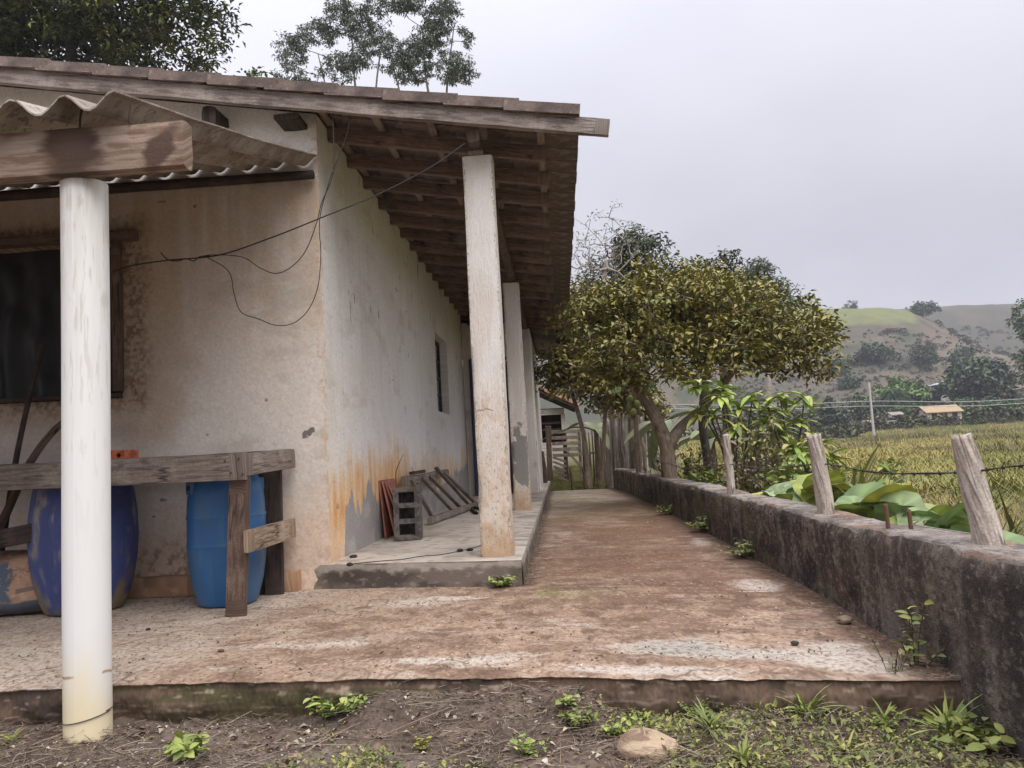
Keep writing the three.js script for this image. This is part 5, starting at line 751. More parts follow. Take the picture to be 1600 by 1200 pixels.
{
  const r = rng(81), mk = (n, sp, h, s) => Array.from({ length: n }, () => [gauss(r) * sp, h * (0.7 + 0.5 * r()), gauss(r) * sp, s * (0.7 + 0.6 * r()), (r() - 0.5) * 2.4 + (r() > 0.7 ? 3.1 : 0), 0.35 + 0.65 * r(), Math.floor(r() * 3.4)]);
  taro('pale-leaved taro left of the middle fence post', [1.58, 0.0, -4.9], mk(18, 0.22, 0.39, 0.19), 82); taro('taro with large grey-green leaves right behind the middle fence post', [1.62, 0.0, -4.2], mk(18, 0.2, 0.33, 0.19), 83); taro('yellow-green taro between middle post and iron stubs', [1.66, 0.0, -3.7], mk(20, 0.2, 0.29, 0.17), 84); taro('taro with one big rounded leaf behind the iron stubs', [1.62, -0.03, -3.25], mk(14, 0.14, 0.30, 0.15), 85); taro('low taro right of the iron stubs with yellowing leaf', [1.68, -0.05, -2.9], mk(12, 0.12, 0.24, 0.14), 86); taro('dark-leaved taro beside the nearest fence post', [1.75, -0.05, -2.35], mk(14, 0.14, 0.28, 0.16), 87); taro('far taro patch under the first fence post', [1.62, 0.02, -5.7], mk(18, 0.25, 0.33, 0.16), 88);
}
// weeds along the back of the wall
{
  const r = rng(91); const spots = []; for (let i = 0; i < 15; i++) spots.push([1.58 + r() * 0.5, -5.2 - i * 0.42, 0.28 + 0.2 * r()]);
  const desc = ['nearest the taro patch', 'second', 'third', 'fourth', 'fifth', 'sixth', 'seventh', 'eighth', 'ninth', 'tenth', 'eleventh', 'twelfth', 'thirteenth', 'fourteenth', 'last, beside the path end'];
  spots.forEach(([x, z, h], i) => plant('wall_weed', 'leafy green weed behind the low wall, ' + desc[i] + ' along it', [x, 0.0, z], 'weed', 'weeds behind the low wall', (lv, st, q) => { for (let s = 0; s < 16; s++) { const a = q() * 6.28, rr = 0.3 * q(), hh = h * (0.5 + 0.8 * q()), tip = [Math.cos(a) * rr, hh, Math.sin(a) * rr]; st.push(limb([[tip[0] * 0.3, 0, tip[2] * 0.3, 0.004], [tip[0] * 0.7, hh * 0.6, tip[2] * 0.7, 0.003], [...tip, 0.002]], 4, 0.1, s, 2)); for (let k = 0; k < 12; k++) { const t = 0.3 + 0.7 * q(), d = rdir(q); d.y = Math.abs(d.y) * 0.5; d.normalize(); const l = 0.06 + 0.05 * q(); lv.add(V(tip[0] * t, hh * t, tip[2] * t), d, perp(d, q), l, l * 0.55, jit(i % 4 === 2 ? DRY[k % 4] : LIME[k % 4].map((v) => v * 0.8), q, 0.3)); } } }, 100 + i));
}
// dry brush between the wall and the field
[[1.9, -7.4, 0.9, 'brown dry brush beneath the lime-green shrubs, nearer of two'], [2.3, -9.4, 1.0, 'brown dry brush behind the lime-green shrubs'], [2.9, -11.5, 1.1, 'straw-coloured brush at the near edge of the field'], [1.6, -10.8, 0.8, 'dry brush around the foot of the slender dark tree']].forEach(([x, z, h, label], i) => plant('dry_brush', label, [x, -0.15, z], 'brush', 'dry brush by the field', (lv, st, q) => { for (let s = 0; s < 90; s++) { const a = q() * 6.28, rr = 0.55 * q(), hh = h * (0.4 + 0.8 * q()), b = [gauss(q) * 0.4, gauss(q) * 0.4], t = [b[0] + Math.cos(a) * rr, hh, b[1] + Math.sin(a) * rr]; st.push(limb([[b[0], 0, b[1], 0.005], [mix(b[0], t[0], 0.5) + gauss(q) * 0.06, hh * 0.6, mix(b[1], t[2], 0.5), 0.004], [...t, 0.002]], 3, 0.1, s, 2)); for (let k = 0; k < 9; k++) { const d = rdir(q); const l = 0.04 + 0.05 * q(), e = 0.4 + 0.6 * q(); lv.add(V(mix(b[0], t[0], e), hh * e, mix(b[1], t[2], e)), d, perp(d, q), l, l * 0.45, jit([...DRY, ...OLIVE][k % 9], q, 0.3)); } } }, 130 + i));

// --- field grass (nobody could count it)
function tuftGeo(n, h, w, spread, seed) { const r = rng(seed), lv = new Leaves(); for (let i = 0; i < n; i++) { const a = r() * 6.28, el = 0.9 + 0.6 * r(), d = V(Math.cos(a) * Math.cos(el), Math.sin(el), Math.sin(a) * Math.cos(el)), b = V(gauss(r) * spread, 0, gauss(r) * spread), l = h * (0.5 + 0.7 * r()), k0 = lv.p.length / 3, s = V(-Math.sin(a), 0, Math.cos(a)); for (const [t, ww] of [[0, 1], [0.55, 0.8], [1, 0.1]]) for (const e of [-1, 1]) { const v = b.clone().addScaledVector(d, l * t); v.x += Math.cos(a) * l * 0.35 * t * t; v.z += Math.sin(a) * l * 0.35 * t * t; v.y -= l * 0.2 * t * t; v.addScaledVector(s, e * w * ww / 2); lv.p.push(v.x, v.y, v.z); const kk = 0.8 + 0.4 * ((i * 7) % 5) / 5; lv.c.push(kk, kk, kk); } lv.i.push(k0, k0 + 1, k0 + 3, k0, k0 + 3, k0 + 2, k0 + 2, k0 + 3, k0 + 5, k0 + 2, k0 + 5, k0 + 4); } return lv.geo(); }
function scatter(name, label, geo, n, fn, colFn, seed, cat = 'grass') {
  const im = new THREE.InstancedMesh(geo, std({ vertexColors: true, roughness: 0.8 }), n), r = rng(seed), m = new THREE.Matrix4(), q = new THREE.Quaternion(), col = new THREE.Color(), c = [0, 0, 0]; im.castShadow = im.receiveShadow = true;
  for (let i = 0; i < n; i++) { const s = fn(r); q.setFromEuler(new THREE.Euler(gauss(r) * 0.15, r() * 6.28, gauss(r) * 0.15)); m.compose(V(s[0], s[3] ?? groundY(s[0], s[1]) - 0.01, s[1]), q, V(s[2], s[2] * (s[4] ?? 1), s[2])); im.setMatrixAt(i, m); colFn(s, c, r); col.setRGB(c[0], c[1], c[2]); im.setColorAt(i, col); }
  im.name = numbered(name); scene.add(im); tag(im, label, cat, null, 'stuff'); return im;
}
const fieldCol = (s, c, r) => { const a = fbm(s[0] * 0.12, s[1] * 0.05, 4), b = fbm(s[0] * 0.5 + 9, s[1] * 0.2, 3); set(c, [0.30, 0.265, 0.075]); mixc(c, [0.42, 0.33, 0.12], sst(0.42, 0.62, a)); mixc(c, [0.20, 0.21, 0.055], sst(0.48, 0.66, b) * 0.8); const k = 0.75 + 0.5 * r(); c[0] *= k; c[1] *= k; c[2] *= k; };
const tuftA = tuftGeo(22, 0.26, 0.008, 0.11, 201), tuftB = tuftGeo(34, 0.30, 0.022, 0.42, 202);
scatter('field_grass', 'yellow-green pasture grass covering the near field', tuftA, 42000, (r) => { const d = 2.2 * Math.pow(18, r()), s = 0.32 + 1.1 * r(), x = Math.max(1.75 + r() * 0.5, d * (s < 0.2 ? 0.2 : s)); return [x, -d, 0.42 + 0.7 * r() * (0.5 + n2(x * 0.6, d * 0.6)) + Math.min(1.0, d * 0.02)]; }, fieldCol, 211);
scatter('far_field_grass', 'pasture grass of the far field up to the valley houses', tuftB, 36000, (r) => { const d = 14 * Math.pow(9.5, r()), s = 0.16 + 0.75 * r(); return [Math.max(2.5, d * s), -d, 0.8 + 1.0 * r() * (0.4 + n2(d * s * 0.3, d * 0.15))]; }, fieldCol, 212);
scatter('field_tussocks', 'darker coarse tussocks and low weeds dotted through the pasture', tuftGeo(40, 0.34, 0.016, 0.2, 203), 2600, (r) => { let x = 0, d = 0; for (let k = 0; k < 12; k++) { d = 4 * Math.pow(24, r()); x = Math.max(2.0, d * (0.2 + 0.8 * r())); if (fbm(x * 0.22 + 5, d * 0.12, 4) > 0.56) break; } return [x, -d, 0.7 + 0.9 * r() + Math.min(1.2, d * 0.014)]; }, (s, c, r) => { set(c, r() > 0.5 ? [0.14, 0.15, 0.045] : [0.19, 0.15, 0.07]); const k = 0.7 + 0.6 * r(); c[0] *= k; c[1] *= k; c[2] *= k; }, 214, 'tussocks');
scatter('end_grass', 'short weedy grass beyond the end of the path', tuftA, 2600, (r) => { const z = -14.9 - 4.5 * r(), x = -0.6 + 2.3 * r(); return [x, z, 0.25 + 0.5 * r()]; }, (s, c, r) => { set(c, [0.17, 0.165, 0.04]); const k = 0.7 + 0.6 * r(); c[0] *= k; c[1] *= k; c[2] *= k; }, 213);

// --- foreground: litter, straw, weeds
const slabFront = (x) => lerpTable([[-2, -2.76], [-0.64, -2.735], [-0.1, -2.70], [0.2, -2.63], [1.2, -2.50]], x);
{
  const r = rng(301), P = [], I = [], Cc = [], straw = (x, y, z, a, el, L, w, col) => { const n = 4, k0 = P.length / 3, d = V(Math.cos(a) * Math.cos(el), Math.sin(el), Math.sin(a) * Math.cos(el)), bend = gauss(r) * 0.5, s = V(-Math.sin(a), 0, Math.cos(a)); for (let j = 0; j <= n; j++) { const t = j / n, px = x + d.x * L * t + s.x * bend * L * t * t, py = y + d.y * L * t - 0.25 * L * Math.max(0, Math.sin(el)) * t * t, pz = z + d.z * L * t + s.z * bend * L * t * t, ww = w * (1 - 0.6 * t); for (let e = 0; e < 3; e++) { const b = e * 2.094; P.push(px + s.x * Math.cos(b) * ww, py + Math.sin(b) * ww, pz + s.z * Math.cos(b) * ww); Cc.push(...col); } } for (let j = 0; j < n; j++) for (let e = 0; e < 3; e++) { const a0 = k0 + j * 3 + e, b0 = k0 + j * 3 + (e + 1) % 3; I.push(a0, b0, b0 + 3, a0, b0 + 3, a0 + 3); } };
  const pal = [[0.26, 0.20, 0.15], [0.17, 0.125, 0.09], [0.34, 0.28, 0.21], [0.10, 0.07, 0.055], [0.22, 0.15, 0.10]];
  for (let i = 0; i < 15000; i++) { const x = -2.4 + 3.6 * r(), z = Math.max(slabFront(x) + 0.005, -2.78) + 0.95 * Math.pow(r(), 1.1); if (fbm(x * 3.5, z * 3.5, 3) < 0.36 + 0.18 * r()) continue; straw(x, groundY(x, z) + 0.001 + (i % 3 ? 0.008 : 0.035) * r(), z, r() * 6.28, gauss(r) * 0.25, 0.02 + 0.09 * r() * r() + 0.015, 0.0006 + 0.0012 * r(), jit(pal[i % 5], r, 0.3)); }
  for (let i = 0; i < 160; i++) { const x = -2.0 + 3.2 * r(), z = slabFront(x) + 0.02 + 0.5 * r(); straw(x, groundY(x, z) + 0.006, z, r() * 6.28, gauss(r) * 0.25 + 0.05, 0.12 + 0.22 * r(), 0.0012 + 0.0015 * r(), jit(pal[i % 5], r)); }
  for (let i = 0; i < 520; i++) { const x = wallX(-3) - 0.02 - 0.14 * r() * r(), z = -2.5 - 6 * r() * r(); straw(x + (wallX(z) - wallX(-3)), 0.006, z, r() * 6.28, gauss(r) * 0.2, 0.02 + 0.1 * r() * r(), 0.001, jit(pal[i % 5], r)); }
  for (let i = 0; i < 420; i++) { const x = -0.24 + 0.16 * r() * r(), z = -4.55 - 7 * r() * r(); straw(x, 0.006, z, r() * 6.28, gauss(r) * 0.2, 0.02 + 0.06 * r(), 0.001, jit(pal[i % 5], r)); }
  for (let i = 0; i < 700; i++) { const x = -3 + 4.1 * r(), z = -2.8 - 4 * r() * r(); straw(x, 0.004, z, r() * 6.28, 0, 0.008 + 0.03 * r() * r(), 0.0008, jit(pal[i % 5], r)); }
  tag(mesh('dry_straw', geoFrom(P, I, null, Cc), std({ vertexColors: true })), 'dry straw and thin twigs littering the ground before the slab', 'straw', null, 'stuff');
  const lv = new Leaves(); for (let i = 0; i < 4600; i++) { const on = i > 3700, x = on ? -2.5 + 3.6 * r() : -2.4 + 3.6 * r(), z = on ? -2.8 - 7 * r() * r() : slabFront(x) + 0.01 + 0.85 * r(); const a = r() * 6.28, d = V(Math.cos(a), gauss(r) * 0.25, Math.sin(a)).normalize(), l = (0.008 + 0.03 * r() * r()) * (on ? 0.7 : 1); lv.add(V(x, (on ? 0.004 : groundY(x, z)) + 0.003 + 0.006 * r(), z), d, perp(d, r).setY(gauss(r) * 0.5).normalize(), l, l * 0.6, jit(i % 9 === 0 ? [0.42, 0.36, 0.28] : i % 7 === 0 ? [0.2, 0.17, 0.05] : pal[i % 5], r, 0.3), 0.2, 0.3); }
  tag(mesh('leaf_litter', lv.geo(), std({ vertexColors: true })), 'fallen dry leaf scraps on the earth and cement', 'leaves', null, 'stuff');
  // crumbs of earth and gravel
  const cg = new THREE.IcosahedronGeometry(1, 0); const crumb = new THREE.InstancedMesh(cg, std({}), 5200), m4 = new THREE.Matrix4(), q4 = new THREE.Quaternion(), col = new THREE.Color();
  for (let i = 0; i < 5200; i++) { const on = i > 4200, x = -2.4 + 3.55 * r(), z = on ? -2.8 - 3 * r() * r() : slabFront(x) + 0.003 + 0.85 * r(), s = (0.0012 + 0.006 * Math.pow(r(), 4)) * (on ? 0.8 : 1.2); q4.setFromEuler(new THREE.Euler(r() * 6, r() * 6, r() * 6)); m4.compose(V(x, (on ? 0.004 : groundY(x, z)), z), q4, V(s * (0.7 + 0.6 * r()), s * 0.7, s)); crumb.setMatrixAt(i, m4); const c = jit(i % 11 === 0 ? [0.4, 0.35, 0.3] : [0.13, 0.09, 0.068], r, 0.35); col.setRGB(...c); crumb.setColorAt(i, col); }
  crumb.name = 'earth_crumbs'; crumb.castShadow = crumb.receiveShadow = true; scene.add(crumb); tag(crumb, 'crumbs of earth and gravel on the bare ground', 'gravel', null, 'stuff');
}
// small creeping green leaves over the foreground earth
{
  const r = rng(320), lv = new Leaves(); for (let i = 0; i < 21000; i++) { const x = -2.1 + 3.4 * r(), z = slabFront(x) + 0.015 + 0.8 * r(); const dens = fbm(x * 2.6 + 40, z * 3.2 + 3, 4) + 0.14 * sst(-0.15, 0.4, x) - 0.04; if (dens < 0.53 + 0.1 * r()) continue; const y = groundY(x, z) + 0.003 + 0.028 * r(), d = rdir(r); d.y = Math.abs(d.y) * 0.7 + 0.1; d.normalize(); const l = 0.010 + 0.026 * r() * r(); lv.add(V(x, y, z), d, perp(d, r), l, l * 0.5, jit([[0.24, 0.26, 0.055], [0.17, 0.20, 0.045], [0.33, 0.31, 0.09], [0.13, 0.15, 0.045]][i % 4], r, 0.3)); }
  tag(mesh('creeping_weeds', lv.geo(), LM.thin), 'small creeping green leaves over the foreground earth', 'weeds', null, 'stuff');
}
function broadleaf(h, n, L, pal) { return (lv, st, r) => { for (let s = 0; s < n; s++) { const a = r() * 6.28, rr = h * (0.5 + 1.0 * r()), tip = [Math.cos(a) * rr, h * (0.35 + 0.7 * r()), Math.sin(a) * rr]; st.push(tube([[tip[0] * 0.1, -0.01, tip[2] * 0.1], [tip[0] * 0.6, tip[1] * 0.75, tip[2] * 0.6], tip], 0.0012, 5, 3)); for (let k = 0; k < 7; k++) { const t = 0.35 + 0.65 * k / 6, d = rdir(r); d.y = Math.abs(d.y) * 0.45; d.normalize(); const l = L * (0.5 + 0.7 * r()); lv.strip(V(tip[0] * t, tip[1] * t, tip[2] * t), d, perp(d, r), l, l * 0.55, jit(pal[Math.floor(r() * pal.length)], r, 0.2), 0.3, 4, 0.7); } } }; }
function grassTuft(h, n, pal) { return (lv, st, r) => { for (let i = 0; i < n; i++) { const a = r() * 6.28, el = 0.55 + 0.9 * r(), d = V(Math.cos(a) * Math.cos(el), Math.sin(el), Math.sin(a) * Math.cos(el)), l = h * (0.5 + 0.7 * r()); lv.strip(V(gauss(r) * h * 0.15, -0.005, gauss(r) * h * 0.15), d, V(-Math.sin(a), 0, Math.cos(a)), l, 0.006 + 0.004 * r(), jit(pal[Math.floor(r() * pal.length)], r), 0.5, 5, 0.45); } }; }
const WG = [[0.26, 0.325, 0.065], [0.195, 0.26, 0.052], [0.351, 0.377, 0.104]], GG = [[0.217, 0.246, 0.051], [0.304, 0.304, 0.072], [0.16, 0.203, 0.043]];
const weeds = [
  ['broad_weed', 'bright broad-leaved weed growing against the slab edge left of centre', -0.83, -2.70, broadleaf(0.072, 15, 0.039, WG)], ['broad_weed', 'small broad-leaved weed just right of the one at the slab edge', -0.73, -2.69, broadleaf(0.048, 10, 0.031, WG)],
  ['broad_weed', 'light green weed clump right of the white post foot', -1.17, -2.40, broadleaf(0.066, 13, 0.039, WG)], ['grass_tuft', 'bright grass tuft against the slab edge right of centre', 0.70, -2.545, grassTuft(0.12, 34, WG)],
  ['broad_weed', 'mossy small-leaved clump hanging on the slab edge at centre right', 0.38, -2.60, broadleaf(0.054, 28, 0.015, GG)], ['broad_weed', 'mossy small-leaved clump on the slab edge at centre', 0.20, -2.62, broadleaf(0.048, 23, 0.015, GG)],
  ['broad_weed', 'low weed at the bottom edge left of the tan stone', -0.12, -2.34, broadleaf(0.048, 11, 0.026, WG)], ['grass_tuft', 'grass tuft just right of the tan stone', 0.39, -2.42, grassTuft(0.10, 30, GG)], ['grass_tuft', 'low grass tuft at the bottom right of the tan stone', 0.45, -2.25, grassTuft(0.09, 34, GG)],
  ['tall_weed', 'upright weed with paired leaflets against the low wall', 1.09, -2.68, (lv, st, r) => { for (let s = 0; s < 5; s++) { const tip = [gauss(r) * 0.10, 0.16 + 0.14 * r(), gauss(r) * 0.08]; if (s === 0) { tip[0] = 0.04; tip[1] = 0.30; tip[2] = 0.02; } st.push(tube([[0, -0.02, 0], [tip[0] * 0.4, tip[1] * 0.6, tip[2] * 0.4], tip], 0.0016, 8, 4)); for (let k = 0; k < 14; k++) { const t = 0.3 + 0.7 * k / 13, a = k * 2.4, d = V(Math.cos(a), 0.3, Math.sin(a)).normalize(), l = 0.02 + 0.03 * r(); lv.strip(V(tip[0] * t * t, tip[1] * t, tip[2] * t * t), d, perp(d, r), l, l * 0.42, jit(GG[k % 3], r, 0.25), 0.2, 4, 0.7); } } }],
  ['tall_weed', 'spindly weed left of the upright one at the wall foot', 0.99, -2.60, (lv, st, r) => { for (let s = 0; s < 7; s++) { const tip = [gauss(r) * 0.12, 0.10 + 0.10 * r(), gauss(r) * 0.1]; st.push(tube([[0, -0.02, 0], [tip[0] * 0.4, tip[1] * 0.6, tip[2] * 0.4], tip], 0.0013, 6, 3)); for (let k = 0; k < 8; k++) { const t = 0.4 + 0.6 * k / 7, d = rdir(r), l = 0.014 + 0.018 * r(); lv.strip(V(tip[0] * t * t, tip[1] * t, tip[2] * t * t), d, perp(d, r), l, l * 0.5, jit(DRY[k % 4].map((v) => v * 1.2), r, 0.25), 0.2, 3, 0.7); } } }],
  ['blade_weed', 'clump of wide grass blades at the lower right corner', 1.05, -2.40, grassTuft(0.15, 30, WG)], ['blade_weed', 'wide-bladed weed between the corner clump and the slab', 0.90, -2.47, grassTuft(0.10, 22, WG)], ['broad_weed', 'leafy weed at the wall foot in the lower right corner', 1.10, -2.30, broadleaf(0.084, 18, 0.044, GG)],
  ['grass_tuft', 'grass tuft at the bottom between tan stone and right corner', 0.72, -2.28, grassTuft(0.08, 30, GG)], ['broad_weed', 'creeping weed in front of the slab, right of centre', 0.02, -2.52, broadleaf(0.048, 15, 0.024, GG)], ['broad_weed', 'pair-leaved seedling before the slab at centre', -0.02, -2.60, broadleaf(0.036, 6, 0.029, WG)], ['broad_weed', 'tiny yellowing seedling in the bare earth left of centre', -0.48, -2.42, broadleaf(0.036, 6, 0.022, [[0.3, 0.28, 0.06]])], ['grass_tuft', 'sparse tuft at the lower left corner', -1.86, -2.60, grassTuft(0.06, 16, GG)], ['broad_weed', 'weed between the slab edge and the tan stone', 0.13, -2.45, broadleaf(0.048, 15, 0.022, WG)]];
weeds.forEach(([n, label, x, z, b], i) => plant(n, label, [x, groundY(x, z), z], 'weed', 'foreground weeds', b, 400 + i));
plant('broad_weed', 'little round-leaved weed at the foot of the porch corner', [-0.37, 0.0, -4.50], 'weed', null, broadleaf(0.060, 15, 0.033, WG), 450);
for (const [x, z, lab, s] of [[1.12, -5.2, 'weed clinging to the path side of the wall, nearer one', 461], [1.13, -6.8, 'weed clinging to the path side of the wall, middle one', 462], [1.10, -8.6, 'weed clinging to the path side of the wall, farther one', 463]]) plant('broad_weed', lab, [x, 0.01, z], 'weed', 'weeds at the wall foot', broadleaf(0.108, 20, 0.044, GG), s);

// ================================================================ SHED, GATE AND STAKES AT THE END OF THE PATH
{
  const s = thing('shed', 'small tiled shed with pale frame and dark opening past the house end', 'shed', [0, 0.25, -19]);
  const pw = std({ map: woodTex(C(190, 182, 172), C(140, 130, 120), C(214, 208, 200), 31, 0) });
  boxAt('wall', -2.2, 0.14, 0, 0.70, -0.1, 0, pw, s, 1); boxAt('wall', -2.2, 0.14, 1.36, 1.50, -0.1, 0, pw, s, 1); boxAt('post', 0.06, 0.16, 0.70, 1.36, -0.1, -0.002, pw, s, 1); boxAt('post', -0.5, -0.42, 0.70, 1.36, -0.1, -0.002, pw, s, 1); boxAt('back_wall', -2.2, 0.14, 0, 1.6, -1.7, -1.6, M.darkWood, s, 1); boxAt('side_wall', 0.05, 0.13, 0, 1.4, -1.6, -0.101, M.darkWood, s, 1);
  for (const y of [1.02, 1.18]) beam('inner_rail', [-2.0, y, -0.5], [0.04, y, -0.5], 0.05, 0.03, M.batten, s, 140, 0.004);
  const tm = std({ map: tex(128, 128, (u, v, o) => { set(o, C(150, 108, 84)); mixc(o, C(104, 84, 68), sst(0.4, 0.6, fbm(u * 5, v * 5, 4))); mixc(o, C(120, 122, 82), sst(0.55, 0.7, fbm(u * 4 + 7, v * 4, 4)) * 0.8); }) }), rf = mesh('roof', boxUV((() => { const g = new THREE.BoxGeometry(3, 0.05, 2.2); g.rotateZ(-0.47); return g; })(), 1), M.darkWood, s); rf.position.set(-0.9, 2.17, -0.75);
  for (let i = 0; i < 9; i++) for (let k = 0; k < 9; k++) { const g = new THREE.CylinderGeometry(0.11, 0.095, 0.42, 7, 1, true, 0, Math.PI); g.rotateZ(Math.PI / 2); const m = mesh('tile', g, tm, rf), t = -1.38 + i * 0.34; m.rotation.z = -0.47 + Math.PI * 0; m.rotation.order = 'ZXY'; m.position.set(t * Math.cos(0.47), 0.04 - t * Math.sin(0.47), 1.02 - k * 0.25); }
}
{
  const g = thing('pallet_gate', 'grey pallet-board gate in front of the shed', 'gate', [0, 0.2, -17.2]);
  beam('post', [-0.26, -0.2, 0], [-0.24, 1.1, 0], 0.12, 0.08, M.brownWood, g, 151, 0.008, [1, 0, 0]); beam('post', [0.10, -0.1, 0], [0.10, 1.0, 0], 0.09, 0.06, M.darkWood, g, 152, 0.006, [1, 0, 0]); beam('post', [0.42, -0.1, 0], [0.42, 1.0, 0], 0.07, 0.06, M.greyWood, g, 153, 0.006, [1, 0, 0]);
  for (let i = 0; i < 5; i++) beam('board', [-0.18, 0.45 + i * 0.125, 0.05], [0.44, 0.44 + i * 0.125, 0.05], 0.075, 0.02, M.greyWood, g, 154 + i, 0.004); for (let i = 0; i < 5; i++) beam('diagonal_board', [-0.18, 0.42 - i * 0.1, 0.07], [0.10, 0.30 - i * 0.1, 0.07], 0.05, 0.02, M.greyWood, g, 160 + i, 0.004); beam('brace', [0.12, 0.55, 0.06], [0.4, 0.2, 0.06], 0.05, 0.02, M.greyWood, g, 166, 0.003);
}
{
  const f = thing('stake_fence', 'row of thin grey stakes between gate and dry trunks', 'fence', [0, 0.2, -16.2]), r = rng(171);
  for (let i = 0; i < 12; i++) { const x = 0.46 + i * 0.062 + gauss(r) * 0.015, h = 0.75 + 0.3 * r(); mesh('stake', limb([[x, -0.15, gauss(r) * 0.04, 0.02], [x + gauss(r) * 0.02, h * 0.5, 0, 0.018], [x + gauss(r) * 0.04, h, 0, 0.014]], 6, 0.15, i, 3), i % 3 ? M.greyWood : M.darkBark, f); }
  beam('rail', [0.42, 0.45, 0.03], [1.22, 0.5, 0.03], 0.04, 0.02, M.greyWood, f, 172, 0.003);
}
[[-0.33, -15.3, 0.75, 'leaning old wooden post at the far end of the house wall'], [0.18, -15.0, 0.42, 'short stub post in the grass past the path, left'], [0.42, -15.2, 0.42, 'short stub post in the grass past the path, right']].forEach(([x, z, h, l], i) => tag(mesh('old_post', limb([[x, -0.1, z, 0.05 - (i ? 0.02 : 0)], [x, h * 0.5, z, 0.045 - (i ? 0.02 : 0)], [x - 0.03, h, z, 0.04 - (i ? 0.02 : 0)]], 8, 0.2, i, 4), M.brownWood), l, 'post'));
console.log('near plants done');

// ================================================================ VALLEY: POLE, HOUSES, TREES
{
  const px = 38.4, pz = -100, gy = groundY(px, pz), p = thing('utility_pole', 'grey utility pole standing in the far side of the field', 'pole', [px, 0, pz]);
  mesh('pole', limb([[0, gy - 0.5, 0, 0.16], [0, 3, 0, 0.14], [0, 7.1, 0, 0.11]], 8, 0.03, 1, 4), std({ color: new THREE.Color(0.45, 0.43, 0.40) }), p); mesh('cross_arm', tr(new THREE.BoxGeometry(1.4, 0.12, 0.1), 0, 4.7, 0), M.greyWood, p);
  const w = thing('power_line', 'pair of power lines crossing in front of the valley trees', 'power line'); for (const [dy, dx] of [[0, 0.5], [-0.55, -0.5]]) mesh('strand', tube([[8, 6.1 + dy, -97], [24, 5.0 + dy, -98.5], [px + dx, 4.75 + dy, pz], [49, 4.15 + dy, -101], [58, 4.1 + dy, -102], [76, 4.9 + dy, -104]], 0.035, 60, 4), std({ color: new THREE.Color(0.42, 0.42, 0.42) }), w);
}
function valleyHouse(name, label, x, z, w, d, h, wall, roofC, over = 0.3, rise = 0.8) {
  const y = groundY(x, z), t = thing(name, label, 'house', [x, y - 0.3, z], null); const wm = std({ color: new THREE.Color(...wall) }), rm = std({ map: tex(64, 64, (u, v, o) => { const f = fbm(u * 8, v * 8, 4, 8); set(o, [0.8 + 0.2 * f, 0.78 + 0.2 * f, 0.76 + 0.2 * f]); }), color: new THREE.Color(...roofC) });
  boxAt('wall', -w / 2, w / 2, 0, h, -d / 2, d / 2, wm, t); const g = new THREE.ExtrudeGeometry(new THREE.Shape([[-d / 2 - over, h + 0.02], [0, h + rise], [d / 2 + over, h + 0.02], [d / 2 + over, h + 0.14], [0, h + rise + 0.14], [-d / 2 - over, h + 0.14]].map((q) => new THREE.Vector2(...q))), { depth: w + over * 2, bevelEnabled: false }); g.rotateY(Math.PI / 2); g.translate(-w / 2 - over, 0, 0); mesh('roof', boxUV(g, 0.5), rm, t);
  boxAt('gable', -w / 2, w / 2, h + 0.001, h + rise * 0.55, -d * 0.2, d * 0.2, wm, t); boxAt('door', -0.4, 0.4, 0.3, 2.1, d / 2, d / 2 + 0.04, M.darkWood, t); for (const q of [-w * 0.3, w * 0.3]) boxAt('window', q - 0.4, q + 0.4, 1.1, 2.0, d / 2, d / 2 + 0.04, M.black, t); return t;
}
valleyHouse('farmhouse', 'long cream house with pale tan roof at the field edge', 60.2, -130, 5.2, 4, 2.0, [0.5, 0.42, 0.30], [0.42, 0.32, 0.2], 0.3, 1.1);
valleyHouse('outbuilding', 'small white outbuilding left of the cream house', 53.4, -130, 1.7, 2.5, 1.9, [0.55, 0.53, 0.5], [0.3, 0.28, 0.26], 0.2, 0.5);
valleyHouse('outbuilding', 'low grey-roofed outbuilding beside the utility pole', 50.2, -128, 3.4, 2.5, 1.3, [0.35, 0.33, 0.30], [0.36, 0.35, 0.33], 0.3, 0.35);
valleyHouse('orange_roofed_house', 'orange tiled roof half hidden among trees on the slope', 87.3, -166, 3.2, 4, 2.4, [0.3, 0.16, 0.10], [0.42, 0.15, 0.07], 0.4, 1.0);
{
  const x = 81.4, z = -170, y = groundY(x, z), t = thing('open_barn', 'open barn with grey monopitch roof and white posts on the slope', 'barn', [x, 7.2, z]);
  const r = boxAt('roof', -2.9, 2.9, 3.6, 3.75, -2.5, 2.5, std({ color: new THREE.Color(0.36, 0.37, 0.38), roughness: 0.5 }), t); r.rotation.z = 0.24; for (let i = 0; i < 6; i++) boxAt('post', -2.4 + i * 0.95, -2.25 + i * 0.95, -1, 3.1 + i * 0.2, 1.8, 1.95, std({ color: new THREE.Color(0.6, 0.58, 0.55) }), t); boxAt('back_wall', -2.5, 2.5, -1, 3.2, -2.3, -2.2, M.darkWood, t); boxAt('floor_wall', -2.5, 2.5, -2.0, 0.9, 1.4, 1.6, std({ color: new THREE.Color(0.62, 0.6, 0.57) }), t);
}
for (const [x, z, label] of [[79.6, -131, 'pale wall corner showing right of the cream house']]) { const t = valleyHouse('small_house', label, x, z, 2.2, 2, 2.4, [0.5, 0.4, 0.34], [0.5, 0.48, 0.46], 0.3, 0.4); }
const VT = [[0.07, 0.121, 0.027], [0.094, 0.145, 0.035], [0.056, 0.098, 0.025], [0.118, 0.16, 0.043]], VG = [[0.133, 0.212, 0.043], [0.102, 0.177, 0.037]], VD = [[0.042, 0.072, 0.026], [0.054, 0.085, 0.029]];
